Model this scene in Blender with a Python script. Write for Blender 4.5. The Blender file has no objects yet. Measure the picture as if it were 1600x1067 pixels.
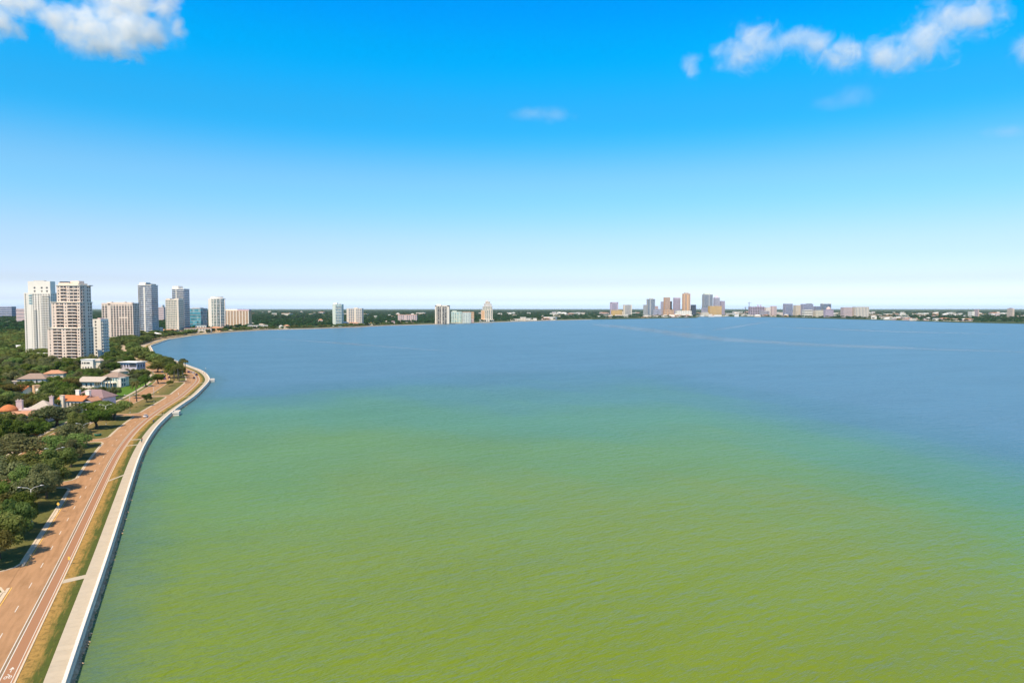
import bpy, bmesh, math, random
from mathutils import Vector, Matrix
from mathutils.geometry import tessellate_polygon
random.seed(11)
R = math.radians
SC = bpy.context.scene
COL = SC.collection

# ---------------------------------------------------------------- camera, sky, sun, exposure
HC = 57.0                    # drone height over the road
PITCH = R(2.79)
F, CX, CY = 1600 * 24 / 36, 800.0, 533.5
cam_d = bpy.data.cameras.new('camera')
cam = bpy.data.objects.new('camera', cam_d)
COL.objects.link(cam)
cam_d.lens = 24
cam_d.sensor_width = 36
cam_d.clip_start = 0.5
cam_d.clip_end = 150000
cam.location = (0, 0, HC)
cam.rotation_euler = (R(90) - PITCH, 0, 0)
SC.camera = cam

SUN_EL, SUN_AZ = R(57), math.atan2(-0.47, -0.88)      # azimuth clockwise from +Y
world = bpy.data.worlds.new('World')
SC.world = world
world.use_nodes = True
wn, wl = world.node_tree.nodes, world.node_tree.links
sky = wn.new('ShaderNodeTexSky')
sky.sky_type = 'NISHITA'
sky.sun_disc = False
sky.sun_elevation = SUN_EL
sky.sun_rotation = SUN_AZ
tc = wn.new('ShaderNodeTexCoord')
sep = wn.new('ShaderNodeSeparateXYZ')
wl.new(tc.outputs['Generated'], sep.inputs[0])
ramp = wn.new('ShaderNodeValToRGB')
ramp.color_ramp.interpolation = 'EASE'
wl.new(sep.outputs['Z'], ramp.inputs[0])
STOPS = [(0.0, (2.0, 2.45, 3.9)), (0.006, (1.66, 2.03, 3.1)), (0.013, (1.35, 1.59, 2.4)), (0.04, (0.97, 1.09, 1.55)), (0.076, (0.86, 1.01, 1.32)), (0.167, (0.56, 1.06, 1.27)),
         (0.255, (0.10, 1.02, 1.40)), (0.337, (0.0, 1.16, 1.66)), (0.404, (0.0, 1.06, 1.85)),
         (0.58, (0.34, 0.60, 0.80)), (1.0, (0.72, 0.62, 0.58))]
cr = ramp.color_ramp
while len(cr.elements) < len(STOPS):
    cr.elements.new(0.5)
for el, (p, c) in zip(cr.elements, STOPS):
    el.position = p
    el.color = (c[0] / 4, c[1] / 4, c[2] / 4, 1)
mul = wn.new('ShaderNodeVectorMath')
mul.operation = 'MULTIPLY'
wl.new(sky.outputs[0], mul.inputs[0])
wl.new(ramp.outputs[0], mul.inputs[1])
scl = wn.new('ShaderNodeVectorMath')
scl.operation = 'SCALE'
scl.inputs['Scale'].default_value = 4.0
wl.new(mul.outputs[0], scl.inputs[0])
wl.new(scl.outputs[0], wn['Background'].inputs[0])
wn['Background'].inputs[1].default_value = 0.126

sun_d = bpy.data.lights.new('sun', 'SUN')
sun_d.energy = 5.0
sun_d.angle = R(0.5)
sun_d.color = (1.0, 0.84, 0.62)
sun = bpy.data.objects.new('sun', sun_d)
COL.objects.link(sun)
sdir = Vector((math.sin(SUN_AZ) * math.cos(SUN_EL), math.cos(SUN_AZ) * math.cos(SUN_EL), math.sin(SUN_EL)))
sun.rotation_euler = sdir.to_track_quat('Z', 'Y').to_euler()
sun.location = (0, 0, 300)

vs = SC.view_settings
vs.view_transform = 'Standard'
vs.look = 'None'
vs.exposure = 0.25
vs.gamma = 1
vs.use_curve_mapping = False
SC.render.engine = 'CYCLES'
cy = SC.cycles
cy.max_bounces = 64
cy.diffuse_bounces = 3
cy.glossy_bounces = 3
cy.transparent_max_bounces = 16
cy.volume_bounces = 60
cy.use_denoising = True
cy.sample_clamp_indirect = 6

# ---------------------------------------------------------------- helpers
WZ = -1.2                    # water level


def U(px, py, z=0.0):
    """the point of the level z that the photograph shows at a pixel"""
    x, y = (px - CX) / F, -(py - CY) / F
    c, s = math.cos(PITCH), math.sin(PITCH)
    d = Vector((x, c + y * s, -s + y * c))
    t = (z - HC) / d.z
    return Vector((d.x * t, d.y * t, z))


def XD(px, Y):
    """lateral position of a pixel column at forward distance Y"""
    return (px - CX) / F * Y


def ZD(py, Y):
    """height seen in a pixel row at forward distance Y"""
    return HC - Y * math.tan(math.atan((py - CY) / F) + PITCH)


def tag(o, label=None, cat=None, group=None, kind=None):
    if label: o['label'] = label
    if cat: o['category'] = cat
    if group: o['group'] = group
    if kind: o['kind'] = kind
    return o


def empty(name, loc=(0, 0, 0), rz=0.0, label=None, cat=None, group=None):
    o = bpy.data.objects.new(name, None)
    o.empty_display_size = 0.5
    COL.objects.link(o)
    o.location = loc
    o.rotation_euler = (0, 0, rz)
    return tag(o, label, cat, group)


def link(name, mesh, parent=None, loc=None):
    o = bpy.data.objects.new(name, mesh)
    COL.objects.link(o)
    if parent: o.parent = parent
    if loc: o.location = loc
    return o


def copy_tree(o, loc=None, rz=None, parent=None, sc=None):
    c = o.copy()
    COL.objects.link(c)
    if parent: c.parent = parent
    if loc is not None: c.location = loc
    if rz is not None: c.rotation_euler = (0, 0, rz)
    if sc is not None: c.scale = sc
    for ch in list(o.children):
        copy_tree(ch, parent=c)
    return c


class MB:
    def __init__(self):
        self.v, self.f, self.m, self.s, self.uv = [], [], [], [], {}

    def add(self, vs_, fs_, mi=0, smooth=False):
        b = len(self.v)
        self.v += [tuple(p) for p in vs_]
        for f in fs_:
            self.f.append(tuple(i + b for i in f))
            self.m.append(mi)
            self.s.append(smooth)

    def box(self, x0, x1, y0, y1, z0, z1, mi=0):
        self.add([(x0, y0, z0), (x1, y0, z0), (x1, y1, z0), (x0, y1, z0), (x0, y0, z1), (x1, y0, z1), (x1, y1, z1), (x0, y1, z1)],
                 [(0, 3, 2, 1), (4, 5, 6, 7), (0, 1, 5, 4), (1, 2, 6, 5), (2, 3, 7, 6), (3, 0, 4, 7)], mi)

    def obox(self, c, ux, uy, z0, z1, hx, hy, mi=0):
        """box with its own horizontal axes"""
        ps = []
        for z in (z0, z1):
            for a, b in ((-1, -1), (1, -1), (1, 1), (-1, 1)):
                ps.append((c[0] + ux[0] * a * hx + uy[0] * b * hy, c[1] + ux[1] * a * hx + uy[1] * b * hy, z))
        self.add(ps, [(0, 3, 2, 1), (4, 5, 6, 7), (0, 1, 5, 4), (1, 2, 6, 5), (2, 3, 7, 6), (3, 0, 4, 7)], mi)

    def tube(self, pts, rads, n=8, mi=0, cap=True, smooth=True):
        rings = []
        for i, p in enumerate(pts):
            p = Vector(p)
            a = Vector(pts[max(i - 1, 0)])
            b = Vector(pts[min(i + 1, len(pts) - 1)])
            t = (b - a).normalized()
            u = t.cross(Vector((0.31, 0.95, 0.05)))
            if u.length < 1e-3: u = t.cross(Vector((1, 0, 0)))
            u.normalize()
            w = t.cross(u)
            rings.append([p + (u * math.cos(2 * math.pi * k / n) + w * math.sin(2 * math.pi * k / n)) * rads[i] for k in range(n)])
        b0 = [q for r in rings for q in r]
        fs_ = []
        for i in range(len(pts) - 1):
            for k in range(n):
                fs_.append((i * n + k, i * n + (k + 1) % n, (i + 1) * n + (k + 1) % n, (i + 1) * n + k))
        if cap:
            fs_.append(tuple(range(n - 1, -1, -1)))
            fs_.append(tuple((len(pts) - 1) * n + k for k in range(n)))
        self.add(b0, fs_, mi, smooth)

    def prism(self, poly, z0, z1, mi=0):
        n = len(poly)
        self.add([(p[0], p[1], z0) for p in poly] + [(p[0], p[1], z1) for p in poly],
                 [tuple(range(n - 1, -1, -1)), tuple(range(n, 2 * n))] + [(k, (k + 1) % n, n + (k + 1) % n, n + k) for k in range(n)], mi)

    def mesh(self, name, mats):
        me = bpy.data.meshes.new(name)
        me.from_pydata(self.v, [], self.f)
        for m in (mats if isinstance(mats, (list, tuple)) else [mats]):
            me.materials.append(m)
        me.polygons.foreach_set('material_index', self.m)
        me.polygons.foreach_set('use_smooth', self.s)
        me.update()
        return me

    def build(self, name, mats, parent=None, loc=None):
        return link(name, self.mesh(name, mats), parent, loc)


# ---------------------------------------------------------------- materials
MATS = {}


def nodes_of(name):
    m = bpy.data.materials.new(name)
    m.use_nodes = True
    nt = m.node_tree
    return m, nt, nt.nodes, nt.links, nt.nodes['Principled BSDF']


def mat(name, col, rough=0.8, var=0.12, scale=0.6, bump=0.0, metal=0.0, spec=0.3, per_obj=0.0):
    """plain surface with grain, blotches and weathering from world-scale noise"""
    if name in MATS: return MATS[name]
    m, nt, n, l, b = nodes_of(name)
    b.inputs['Roughness'].default_value = rough
    b.inputs['Metallic'].default_value = metal
    b.inputs['Specular IOR Level'].default_value = spec
    g = n.new('ShaderNodeNewGeometry')
    t1 = n.new('ShaderNodeTexNoise')
    t1.inputs['Scale'].default_value = scale
    t1.inputs['Detail'].default_value = 5
    t1.inputs['Roughness'].default_value = 0.65
    l.new(g.outputs['Position'], t1.inputs['Vector'])
    mr = n.new('ShaderNodeMapRange')
    mr.inputs['From Min'].default_value = 0.25
    mr.inputs['From Max'].default_value = 0.75
    mr.inputs['To Min'].default_value = 1 - var
    mr.inputs['To Max'].default_value = 1 + var
    l.new(t1.outputs['Fac'], mr.inputs['Value'])
    mx = n.new('ShaderNodeVectorMath')
    mx.operation = 'SCALE'
    mx.inputs[0].default_value = col[:3]
    l.new(mr.outputs[0], mx.inputs['Scale'])
    out = mx.outputs[0]
    if per_obj:
        oi = n.new('ShaderNodeObjectInfo')
        mr2 = n.new('ShaderNodeMapRange')
        mr2.inputs['To Min'].default_value = 1 - per_obj
        mr2.inputs['To Max'].default_value = 1 + per_obj
        l.new(oi.outputs['Random'], mr2.inputs['Value'])
        m2 = n.new('ShaderNodeVectorMath')
        m2.operation = 'SCALE'
        l.new(out, m2.inputs[0])
        l.new(mr2.outputs[0], m2.inputs['Scale'])
        out = m2.outputs[0]
    l.new(out, b.inputs['Base Color'])
    if bump:
        bp = n.new('ShaderNodeBump')
        bp.inputs['Strength'].default_value = bump
        bp.inputs['Distance'].default_value = 0.1
        l.new(t1.outputs['Fac'], bp.inputs['Height'])
        l.new(bp.outputs[0], b.inputs['Normal'])
    MATS[name] = m
    return m


def glass_mat(name, col, cell=(1.5, 1.5, 3.0), spread=0.6, rough=0.08, light=(0.45, 0.42, 0.36)):
    """window glass: every pane its own tint, some with pale blinds drawn"""
    if name in MATS: return MATS[name]
    m, nt, n, l, b = nodes_of(name)
    b.inputs['Roughness'].default_value = rough
    b.inputs['Specular IOR Level'].default_value = 0.6
    tcn = n.new('ShaderNodeTexCoord')
    dv = n.new('ShaderNodeVectorMath')
    dv.operation = 'DIVIDE'
    dv.inputs[1].default_value = cell
    l.new(tcn.outputs['Object'], dv.inputs[0])
    fl = n.new('ShaderNodeVectorMath')
    fl.operation = 'FLOOR'
    l.new(dv.outputs[0], fl.inputs[0])
    wnn = n.new('ShaderNodeTexWhiteNoise')
    l.new(fl.outputs[0], wnn.inputs['Vector'])
    rp = n.new('ShaderNodeValToRGB')
    rp.color_ramp.elements[0].position = 0.0
    rp.color_ramp.elements[0].color = (*[c * (1 - spread * .7) for c in col], 1)
    rp.color_ramp.elements[1].position = 0.8
    rp.color_ramp.elements[1].color = (*[min(1, c * (1 + spread)) for c in col], 1)
    e = rp.color_ramp.elements.new(0.97)
    e.color = (*light, 1)
    l.new(wnn.outputs['Value'], rp.inputs[0])
    l.new(rp.outputs[0], b.inputs['Base Color'])
    MATS[name] = m
    return m


def leaf_mat(name, c1, c2, c3, obj_var=0.3, transl=0.42):
    """leaves: colour differs from leaf to leaf, bough to bough and tree to tree"""
    m, nt, n, l, b = nodes_of(name)
    n.remove(b)
    out = [x for x in n if x.type == 'OUTPUT_MATERIAL'][0]
    g = n.new('ShaderNodeNewGeometry')
    t = n.new('ShaderNodeTexNoise')
    t.inputs['Scale'].default_value = 0.35
    t.inputs['Detail'].default_value = 3
    l.new(g.outputs['Position'], t.inputs['Vector'])
    ad = n.new('ShaderNodeMath')
    ad.operation = 'MULTIPLY_ADD'
    ad.inputs[1].default_value = 0.45
    l.new(g.outputs['Random Per Island'], ad.inputs[0])
    sb = n.new('ShaderNodeMapRange')
    sb.inputs['From Min'].default_value = 0.3
    sb.inputs['From Max'].default_value = 0.7
    sb.inputs['To Max'].default_value = 0.6
    l.new(t.outputs['Fac'], sb.inputs['Value'])
    l.new(sb.outputs[0], ad.inputs[2])
    rp = n.new('ShaderNodeValToRGB')
    rp.color_ramp.elements[0].color = (*c1, 1)
    rp.color_ramp.elements[1].color = (*c3, 1)
    e = rp.color_ramp.elements.new(0.5)
    e.color = (*c2, 1)
    l.new(ad.outputs[0], rp.inputs[0])
    oi = n.new('ShaderNodeObjectInfo')
    hs = n.new('ShaderNodeHueSaturation')
    mh = n.new('ShaderNodeMapRange')
    mh.inputs['To Min'].default_value = 0.5 - 0.035 * obj_var / 0.3
    mh.inputs['To Max'].default_value = 0.5 + 0.02 * obj_var / 0.3
    l.new(oi.outputs['Random'], mh.inputs['Value'])
    l.new(mh.outputs[0], hs.inputs['Hue'])
    mv = n.new('ShaderNodeMath')
    mv.operation = 'MULTIPLY'
    mv.inputs[1].default_value = 7.31
    l.new(oi.outputs['Random'], mv.inputs[0])
    fr = n.new('ShaderNodeMath')
    fr.operation = 'FRACT'
    l.new(mv.outputs[0], fr.inputs[0])
    m3 = n.new('ShaderNodeMapRange')
    m3.inputs['To Min'].default_value = 1 - obj_var
    m3.inputs['To Max'].default_value = 1 + obj_var
    l.new(fr.outputs[0], m3.inputs['Value'])
    l.new(m3.outputs[0], hs.inputs['Value'])
    l.new(rp.outputs[0], hs.inputs['Color'])
    d = n.new('ShaderNodeBsdfDiffuse')
    tr = n.new('ShaderNodeBsdfTranslucent')
    mx = n.new('ShaderNodeMixShader')
    mx.inputs[0].default_value = transl
    l.new(hs.outputs[0], d.inputs[0])
    l.new(hs.outputs[0], tr.inputs[0])
    l.new(d.outputs[0], mx.inputs[1])
    l.new(tr.outputs[0], mx.inputs[2])
    l.new(mx.outputs[0], out.inputs['Surface'])
    MATS[name] = m
    return m


M_white = mat('white_stucco', (0.86, 0.79, 0.70), 0.75, 0.06, 0.2)
M_cream = mat('cream_stucco', (0.76, 0.66, 0.54), 0.8, 0.07, 0.2)
M_beige = mat('beige_stucco', (0.81, 0.65, 0.54), 0.8, 0.07, 0.2)
M_pink = mat('pink_stucco', (0.64, 0.48, 0.46), 0.8, 0.08, 0.3)
M_peach = mat('peach_stucco', (0.66, 0.42, 0.24), 0.8, 0.08, 0.2)
M_lilac = mat('lilac_stucco', (0.55, 0.51, 0.60), 0.8, 0.08, 0.3)
M_grey = mat('grey_concrete', (0.50, 0.49, 0.48), 0.8, 0.08, 0.2)
M_dark = mat('dark_trim', (0.08, 0.08, 0.09), 0.6, 0.1, 0.4)
M_gold = mat('golden_stone', (0.70, 0.44, 0.14), 0.75, 0.08, 0.1)
M_mauve = mat('mauve_cladding', (0.52, 0.42, 0.52), 0.75, 0.1, 0.1)
M_copper = mat('copper_cladding', (0.70, 0.42, 0.24), 0.7, 0.1, 0.1)
M_mint = mat('mint_stucco', (0.66, 0.70, 0.60), 0.8, 0.08, 0.2)
M_tile = mat('terracotta_roof', (0.52, 0.18, 0.07), 0.85, 0.25, 1.2, 0.5)
M_tile2 = mat('faded_terracotta_roof', (0.50, 0.26, 0.16), 0.85, 0.2, 1.2, 0.5)
M_shingle = mat('brown_shingle_roof', (0.30, 0.22, 0.18), 0.9, 0.2, 1.2, 0.4)
M_shingle2 = mat('pale_grey_shingle_roof', (0.46, 0.40, 0.35), 0.9, 0.15, 1.2, 0.4)
M_plum = mat('plum_grey_roof', (0.27, 0.18, 0.19), 0.9, 0.15, 1.2, 0.4)
M_whiteroof = mat('white_roof_membrane', (0.78, 0.76, 0.74), 0.8, 0.08, 0.4)
G_dark = glass_mat('dark_window_glass', (0.035, 0.038, 0.045))
G_blue = glass_mat('blue_curtain_glass', (0.035, 0.085, 0.17), (2, 2, 3.2), 0.5, 0.06, (0.25, 0.32, 0.4))
G_teal = glass_mat('teal_curtain_glass', (0.03, 0.24, 0.32), (5, 5, 6), 0.6, 0.06, (0.25, 0.42, 0.45))
G_green = glass_mat('green_window_glass', (0.05, 0.12, 0.12), (2, 2, 3), 0.6)
G_grey = glass_mat('grey_blue_glass', (0.15, 0.18, 0.24), (2, 2, 3), 0.5, 0.1, (0.3, 0.32, 0.36))
M_bark = mat('bark', (0.10, 0.075, 0.055), 0.95, 0.3, 2.0, 0.5)
M_palmbark = mat('palm_bark', (0.20, 0.16, 0.12), 0.95, 0.25, 2.5, 0.5)
M_metal = mat('galvanised_metal', (0.42, 0.42, 0.43), 0.45, 0.08, 2.0, 0, 0.6)
M_lampwhite = mat('pale_lamp_paint', (0.72, 0.71, 0.68), 0.5, 0.06, 2.0)
L_oak = leaf_mat('oak_leaves', (0.050, 0.080, 0.022), (0.132, 0.188, 0.052), (0.26, 0.31, 0.10), 0.35)
L_grey = leaf_mat('mossy_oak_leaves', (0.064, 0.080, 0.036), (0.155, 0.180, 0.078), (0.27, 0.285, 0.14), 0.25)
L_bright = leaf_mat('bright_leaves', (0.036, 0.066, 0.014), (0.095, 0.155, 0.030), (0.20, 0.26, 0.058), 0.2)
L_palm = leaf_mat('palm_leaves', (0.04, 0.055, 0.016), (0.095, 0.11, 0.034), (0.19, 0.185, 0.072), 0.25)
L_far = leaf_mat('distant_tree_leaves', (0.016, 0.055, 0.020), (0.034, 0.105, 0.036), (0.07, 0.155, 0.055), 0.35)
L_olive = leaf_mat('olive_leaves', (0.06, 0.06, 0.018), (0.14, 0.13, 0.038), (0.24, 0.20, 0.07), 0.2)

# ---------------------------------------------------------------- the shoreline curve (inner edge of the bay-side sidewalk)
S_PX = [(67.5, 1067), (100, 980), (133.7, 900), (168, 808), (201, 720), (210, 701), (221, 684), (233.6, 667), (255, 648), (265, 640), (296.6, 620), (322, 595),
        (319.7, 588.5), (311.9, 580.6), (292.7, 573.4), (269, 564.0), (237, 553.2)]
S_FAR = [(231, 541.6), (261, 531), (308, 524), (362, 519), (425, 515.6), (500, 513.7), (567, 511), (605, 509), (680, 507), (735, 505), (797, 503), (860, 501), (927, 499.4)]
base = [U(x, y, 0.1) for x, y in S_PX] + [U(x, y, WZ) for x, y in S_FAR]
d0 = (base[0] - base[2]).normalized()
base = [base[0] + d0 * 320, base[0] + d0 * 160] + base
base = [Vector((p.x, p.y)) for p in base]


def resample(pts, step):
    out, acc = [pts[0]], 0.0
    for a, b in zip(pts, pts[1:]):
        L = (b - a).length
        while acc + L >= step:
            t = (step - acc) / L
            a = a.lerp(b, t)
            out.append(a)
            L = (b - a).length
            acc = 0.0
        acc += L
    return out


def smooth(pts, k):
    for _ in range(k):
        pts = [pts[0]] + [(a + b * 2 + c) / 4 for a, b, c in zip(pts, pts[1:], pts[2:])] + [pts[-1]]
    return pts


STEP = 3.0
curve = smooth(resample(smooth(resample(base, 12.0), 3), STEP), 14)
NS = len(curve)
tang, norm = [], []
for i in range(NS):
    t = (curve[min(i + 1, NS - 1)] - curve[max(i - 1, 0)]).normalized()
    tang.append(t)
    norm.append(Vector((-t.y, t.x)))      # towards the land


def at(s, off):
    """point at arclength s, off metres inland of the sidewalk's inner edge"""
    q = min(max(s / STEP, 0), NS - 1.001)
    i = int(q)
    k = q - i
    p = curve[i].lerp(curve[i + 1], k)
    n_ = norm[i].lerp(norm[i + 1], k)
    return p + n_ * off


def s_of(p):
    p = Vector((p[0], p[1]))
    i = min(range(NS), key=lambda j: (curve[j] - p).length_squared)
    d = p - curve[i]
    return i * STEP + d.dot(tang[i]), d.dot(norm[i])


S_MAX = (NS - 2) * STEP
S0 = s_of(U(67.5, 1067))[0]          # where the curve enters the frame


def lin(s, table):
    for (a, va), (b, vb) in zip(table, table[1:]):
        if s <= b:
            k = (s - a) / (b - a)
            k = min(max(k, 0), 1)
            k = k * k * (3 - 2 * k)
            return va + (vb - va) * k
    return table[-1][1]


NB0, NB1 = 4.1, 13.8                  # northbound carriageway, metres inland
S_A, S_B = s_of(U(150, 700))[0], s_of(U(262, 620))[0]
MED = [(0, 18.0), (S_A, 17.0), (S_B, 12.5), (S_B + 200, 12.0), (99999, 10.0)]


def sb0(s): return NB1 + lin(s, MED)


def sb1(s): return sb0(s) + 9.2


def ribbon(name, mats, s0, s1, o0, o1, z, kind='structure', parent=None, uvscale=True, thick=0.0, step=None):
    """strip that follows the shore between two inland offsets (numbers or functions of s); u runs across, v along in metres"""
    f0 = o0 if callable(o0) else (lambda s: o0)
    f1 = o1 if callable(o1) else (lambda s: o1)
    n = max(1, int((s1 - s0) / (step or STEP)))
    vs_, fs_, uvs = [], [], []
    for i in range(n + 1):
        s = s0 + (s1 - s0) * i / n
        a, b = at(s, f0(s)), at(s, f1(s))
        vs_ += [(a.x, a.y, z), (b.x, b.y, z)]
        uvs += [(0, s), (1, s)]
        if thick:
            vs_ += [(a.x, a.y, z - thick), (b.x, b.y, z - thick)]
            uvs += [(0, s), (1, s)]
    k = 4 if thick else 2
    for i in range(n):
        p, q = i * k, (i + 1) * k
        fs_.append((p + 1, p, q, q + 1))
        if thick:
            fs_.append((p, p + 2, q + 2, q))
            fs_.append((p + 3, p + 1, q + 1, q + 3))
    if thick:
        fs_.append((0, 1, 3, 2))
        q = n * k
        fs_.append((q + 1, q, q + 2, q + 3))
    me = bpy.data.meshes.new(name)
    me.from_pydata(vs_, [], fs_)
    uvl = me.uv_layers.new(name='UVMap')
    for lp in me.loops:
        uvl.data[lp.index].uv = uvs[lp.vertex_index]
    me.materials.append(mats)
    me.update()
    o = link(name, me, parent)
    if kind and not parent: o['kind'] = kind
    return o


# ---------------------------------------------------------------- ground, water
def ground_mat():
    m, nt, n, l, b = nodes_of('wooded_ground')
    b.inputs['Roughness'].default_value = 0.95
    b.inputs['Specular IOR Level'].default_value = 0.1
    g = n.new('ShaderNodeNewGeometry')
    t = n.new('ShaderNodeTexNoise')
    t.inputs['Scale'].default_value = 0.05
    t.inputs['Detail'].default_value = 8
    t.inputs['Roughness'].default_value = 0.7
    l.new(g.outputs['Position'], t.inputs['Vector'])
    rp = n.new('ShaderNodeValToRGB')
    rp.color_ramp.elements[0].position = 0.3
    rp.color_ramp.elements[0].color = (0.03, 0.055, 0.022, 1)
    rp.color_ramp.elements[1].position = 0.75
    rp.color_ramp.elements[1].color = (0.17, 0.14, 0.075, 1)
    e = rp.color_ramp.elements.new(0.52)
    e.color = (0.055, 0.085, 0.03, 1)
    l.new(t.outputs['Fac'], rp.inputs[0])
    l.new(rp.outputs[0], b.inputs['Base Color'])
    return m


M_ground = ground_mat()
shore_edge = [at(i * STEP, -3.3) for i in range(NS - 1)]
FAR_SHORE = [(1000, 498.2), (1040, 497.4), (1087, 496.8), (1096, 494.8), (1140, 495.0), (1200, 495.6), (1280, 497.7), (1340, 499.3), (1400, 500.7), (1490, 503.8), (1600, 506)]
poly = shore_edge + [Vector(U(x, y, WZ)[:2]) for x, y in FAR_SHORE]
poly += [Vector((2120, 2200)), Vector((2700, 1800)), Vector((5000, 1500)), Vector((45000, 1200)), Vector((45000, 45000)), Vector((-45000, 45000)), Vector((-45000, -4000)),
         Vector((shore_edge[0].x - 30, -4000))]
tris = tessellate_polygon([[Vector((p.x, p.y, 0)) for p in poly]])
npoly = len(poly)
lv = [(p.x, p.y, 0.0) for p in poly] + [(p.x, p.y, -4.0) for p in poly]
lf = []
for a, b, c in tris:
    A, B, C_ = poly[a], poly[b], poly[c]
    up = (B.x - A.x) * (C_.y - A.y) - (B.y - A.y) * (C_.x - A.x) > 0
    lf.append((a, b, c) if up else (a, c, b))
for i in range(npoly):
    j = (i + 1) % npoly
    lf.append((j, i, npoly + i, npoly + j))
me = bpy.data.meshes.new('ground')
me.from_pydata(lv, [], lf)
me.materials.append(M_ground)
tag(link('ground', me), 'wooded flat ground round the bay', None, None, 'structure')


def water_mat():
    m, nt, n, l, b = nodes_of('bay_water')
    n.remove(b)
    out_n = [x for x in n if x.type == 'OUTPUT_MATERIAL'][0]
    body = n.new('ShaderNodeBsdfDiffuse')
    refl = n.new('ShaderNodeBsdfGlossy')
    refl.inputs['Roughness'].default_value = 0.28
    refl.inputs['Color'].default_value = (0.9, 0.95, 1, 1)
    fres = n.new('ShaderNodeFresnel')
    fres.inputs['IOR'].default_value = 1.33
    mixs = n.new('ShaderNodeMixShader')
    g = n.new('ShaderNodeNewGeometry')
    pos = g.outputs['Position']

    def math_(op, a, bb=None, c=None):
        x = n.new('ShaderNodeMath')
        x.operation = op
        for k, v in enumerate((a, bb, c)):
            if v is None: continue
            if isinstance(v, (int, float)): x.inputs[k].default_value = v
            else: l.new(v, x.inputs[k])
        return x.outputs[0]

    def noise(scale, detail, stretch=(1, 1, 1), rot=0.0, rough=0.55, dist=0.0):
        mp = n.new('ShaderNodeMapping')
        mp.vector_type = 'TEXTURE'
        mp.inputs['Scale'].default_value = stretch
        mp.inputs['Rotation'].default_value = (0, 0, rot)
        l.new(pos, mp.inputs['Vector'])
        t = n.new('ShaderNodeTexNoise')
        t.inputs['Scale'].default_value = scale
        t.inputs['Detail'].default_value = detail
        t.inputs['Roughness'].default_value = rough
        t.inputs['Distortion'].default_value = dist
        l.new(mp.outputs[0], t.inputs['Vector'])
        return t.outputs['Fac']
    sp = n.new('ShaderNodeSeparateXYZ')
    l.new(pos, sp.inputs[0])
    X, Y = sp.outputs[0], sp.outputs[1]
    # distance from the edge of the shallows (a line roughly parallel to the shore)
    # the shallows end at a line down the bay
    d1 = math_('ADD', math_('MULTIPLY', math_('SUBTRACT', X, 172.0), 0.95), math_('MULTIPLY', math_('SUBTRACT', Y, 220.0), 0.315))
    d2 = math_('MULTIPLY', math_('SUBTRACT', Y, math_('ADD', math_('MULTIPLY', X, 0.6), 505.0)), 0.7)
    d3 = math_('MULTIPLY', math_('SUBTRACT', Y, 420.0), 0.35)  # sky reflection growing with distance, painted as teal into the body colour
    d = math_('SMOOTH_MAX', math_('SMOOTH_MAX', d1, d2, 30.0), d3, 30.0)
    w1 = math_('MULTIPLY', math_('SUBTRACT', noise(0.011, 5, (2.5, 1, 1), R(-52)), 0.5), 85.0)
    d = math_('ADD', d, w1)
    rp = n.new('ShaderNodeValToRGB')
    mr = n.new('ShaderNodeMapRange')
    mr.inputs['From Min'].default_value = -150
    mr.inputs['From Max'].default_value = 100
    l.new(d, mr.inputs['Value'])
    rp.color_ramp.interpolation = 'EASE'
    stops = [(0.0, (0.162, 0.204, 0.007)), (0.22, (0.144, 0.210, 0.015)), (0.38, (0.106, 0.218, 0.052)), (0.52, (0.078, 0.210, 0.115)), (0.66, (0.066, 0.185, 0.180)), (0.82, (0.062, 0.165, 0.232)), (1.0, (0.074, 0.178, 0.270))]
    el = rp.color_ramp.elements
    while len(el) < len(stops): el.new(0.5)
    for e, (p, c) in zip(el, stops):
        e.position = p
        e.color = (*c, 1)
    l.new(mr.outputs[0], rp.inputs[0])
    # reflections of the wavelets by the seawall, painted as a darker strip
    fc = n.new('ShaderNodeFloatCurve')
    cv = fc.mapping.curves[0]
    pts = []
    for k in range(0, 16):
        yy = k * 50.0
        best = min(shore_edge[:420], key=lambda p: abs(p.y - yy))
        pts.append((yy / 750.0, (best.x + 500) / 600.0))
    cv.points[0].location = pts[0]
    cv.points[1].location = pts[-1]
    for p in pts[1:-1]: cv.points.new(*p)
    fc.mapping.update()
    l.new(math_('DIVIDE', Y, 750.0), fc.inputs['Value'])
    xs = math_('SUBTRACT', math_('MULTIPLY', fc.outputs[0], 600.0), 500.0)
    ds = math_('MULTIPLY', math_('SUBTRACT', X, xs), 0.93)
    ds = math_('ADD', ds, math_('MULTIPLY', math_('SUBTRACT', noise(0.08, 4), 0.5), 22.0))
    ms = n.new('ShaderNodeMapRange')
    ms.inputs['From Min'].default_value = 2
    ms.inputs['From Max'].default_value = 16
    ms.inputs['To Min'].default_value = 0.5
    ms.inputs['To Max'].default_value = 0.0
    l.new(ds, ms.inputs['Value'])
    mx = n.new('ShaderNodeMix')
    mx.data_type = 'RGBA'
    l.new(ms.outputs[0], mx.inputs['Factor'])
    l.new(rp.outputs[0], mx.inputs['A'])
    mx.inputs['B'].default_value = (0.055, 0.125, 0.115, 1)
    # broad soft mottling
    mm = n.new('ShaderNodeMapRange')
    mm.inputs['From Min'].default_value = 0.3
    mm.inputs['From Max'].default_value = 0.7
    mm.inputs['To Min'].default_value = 0.95
    mm.inputs['To Max'].default_value = 1.05
    l.new(noise(0.03, 5, (3, 1, 1), R(35)), mm.inputs['Value'])
    sc = n.new('ShaderNodeVectorMath')
    sc.operation = 'SCALE'
    l.new(mx.outputs['Result'], sc.inputs[0])
    l.new(mm.outputs[0], sc.inputs['Scale'])
    l.new(sc.outputs[0], body.inputs['Color'])
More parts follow.
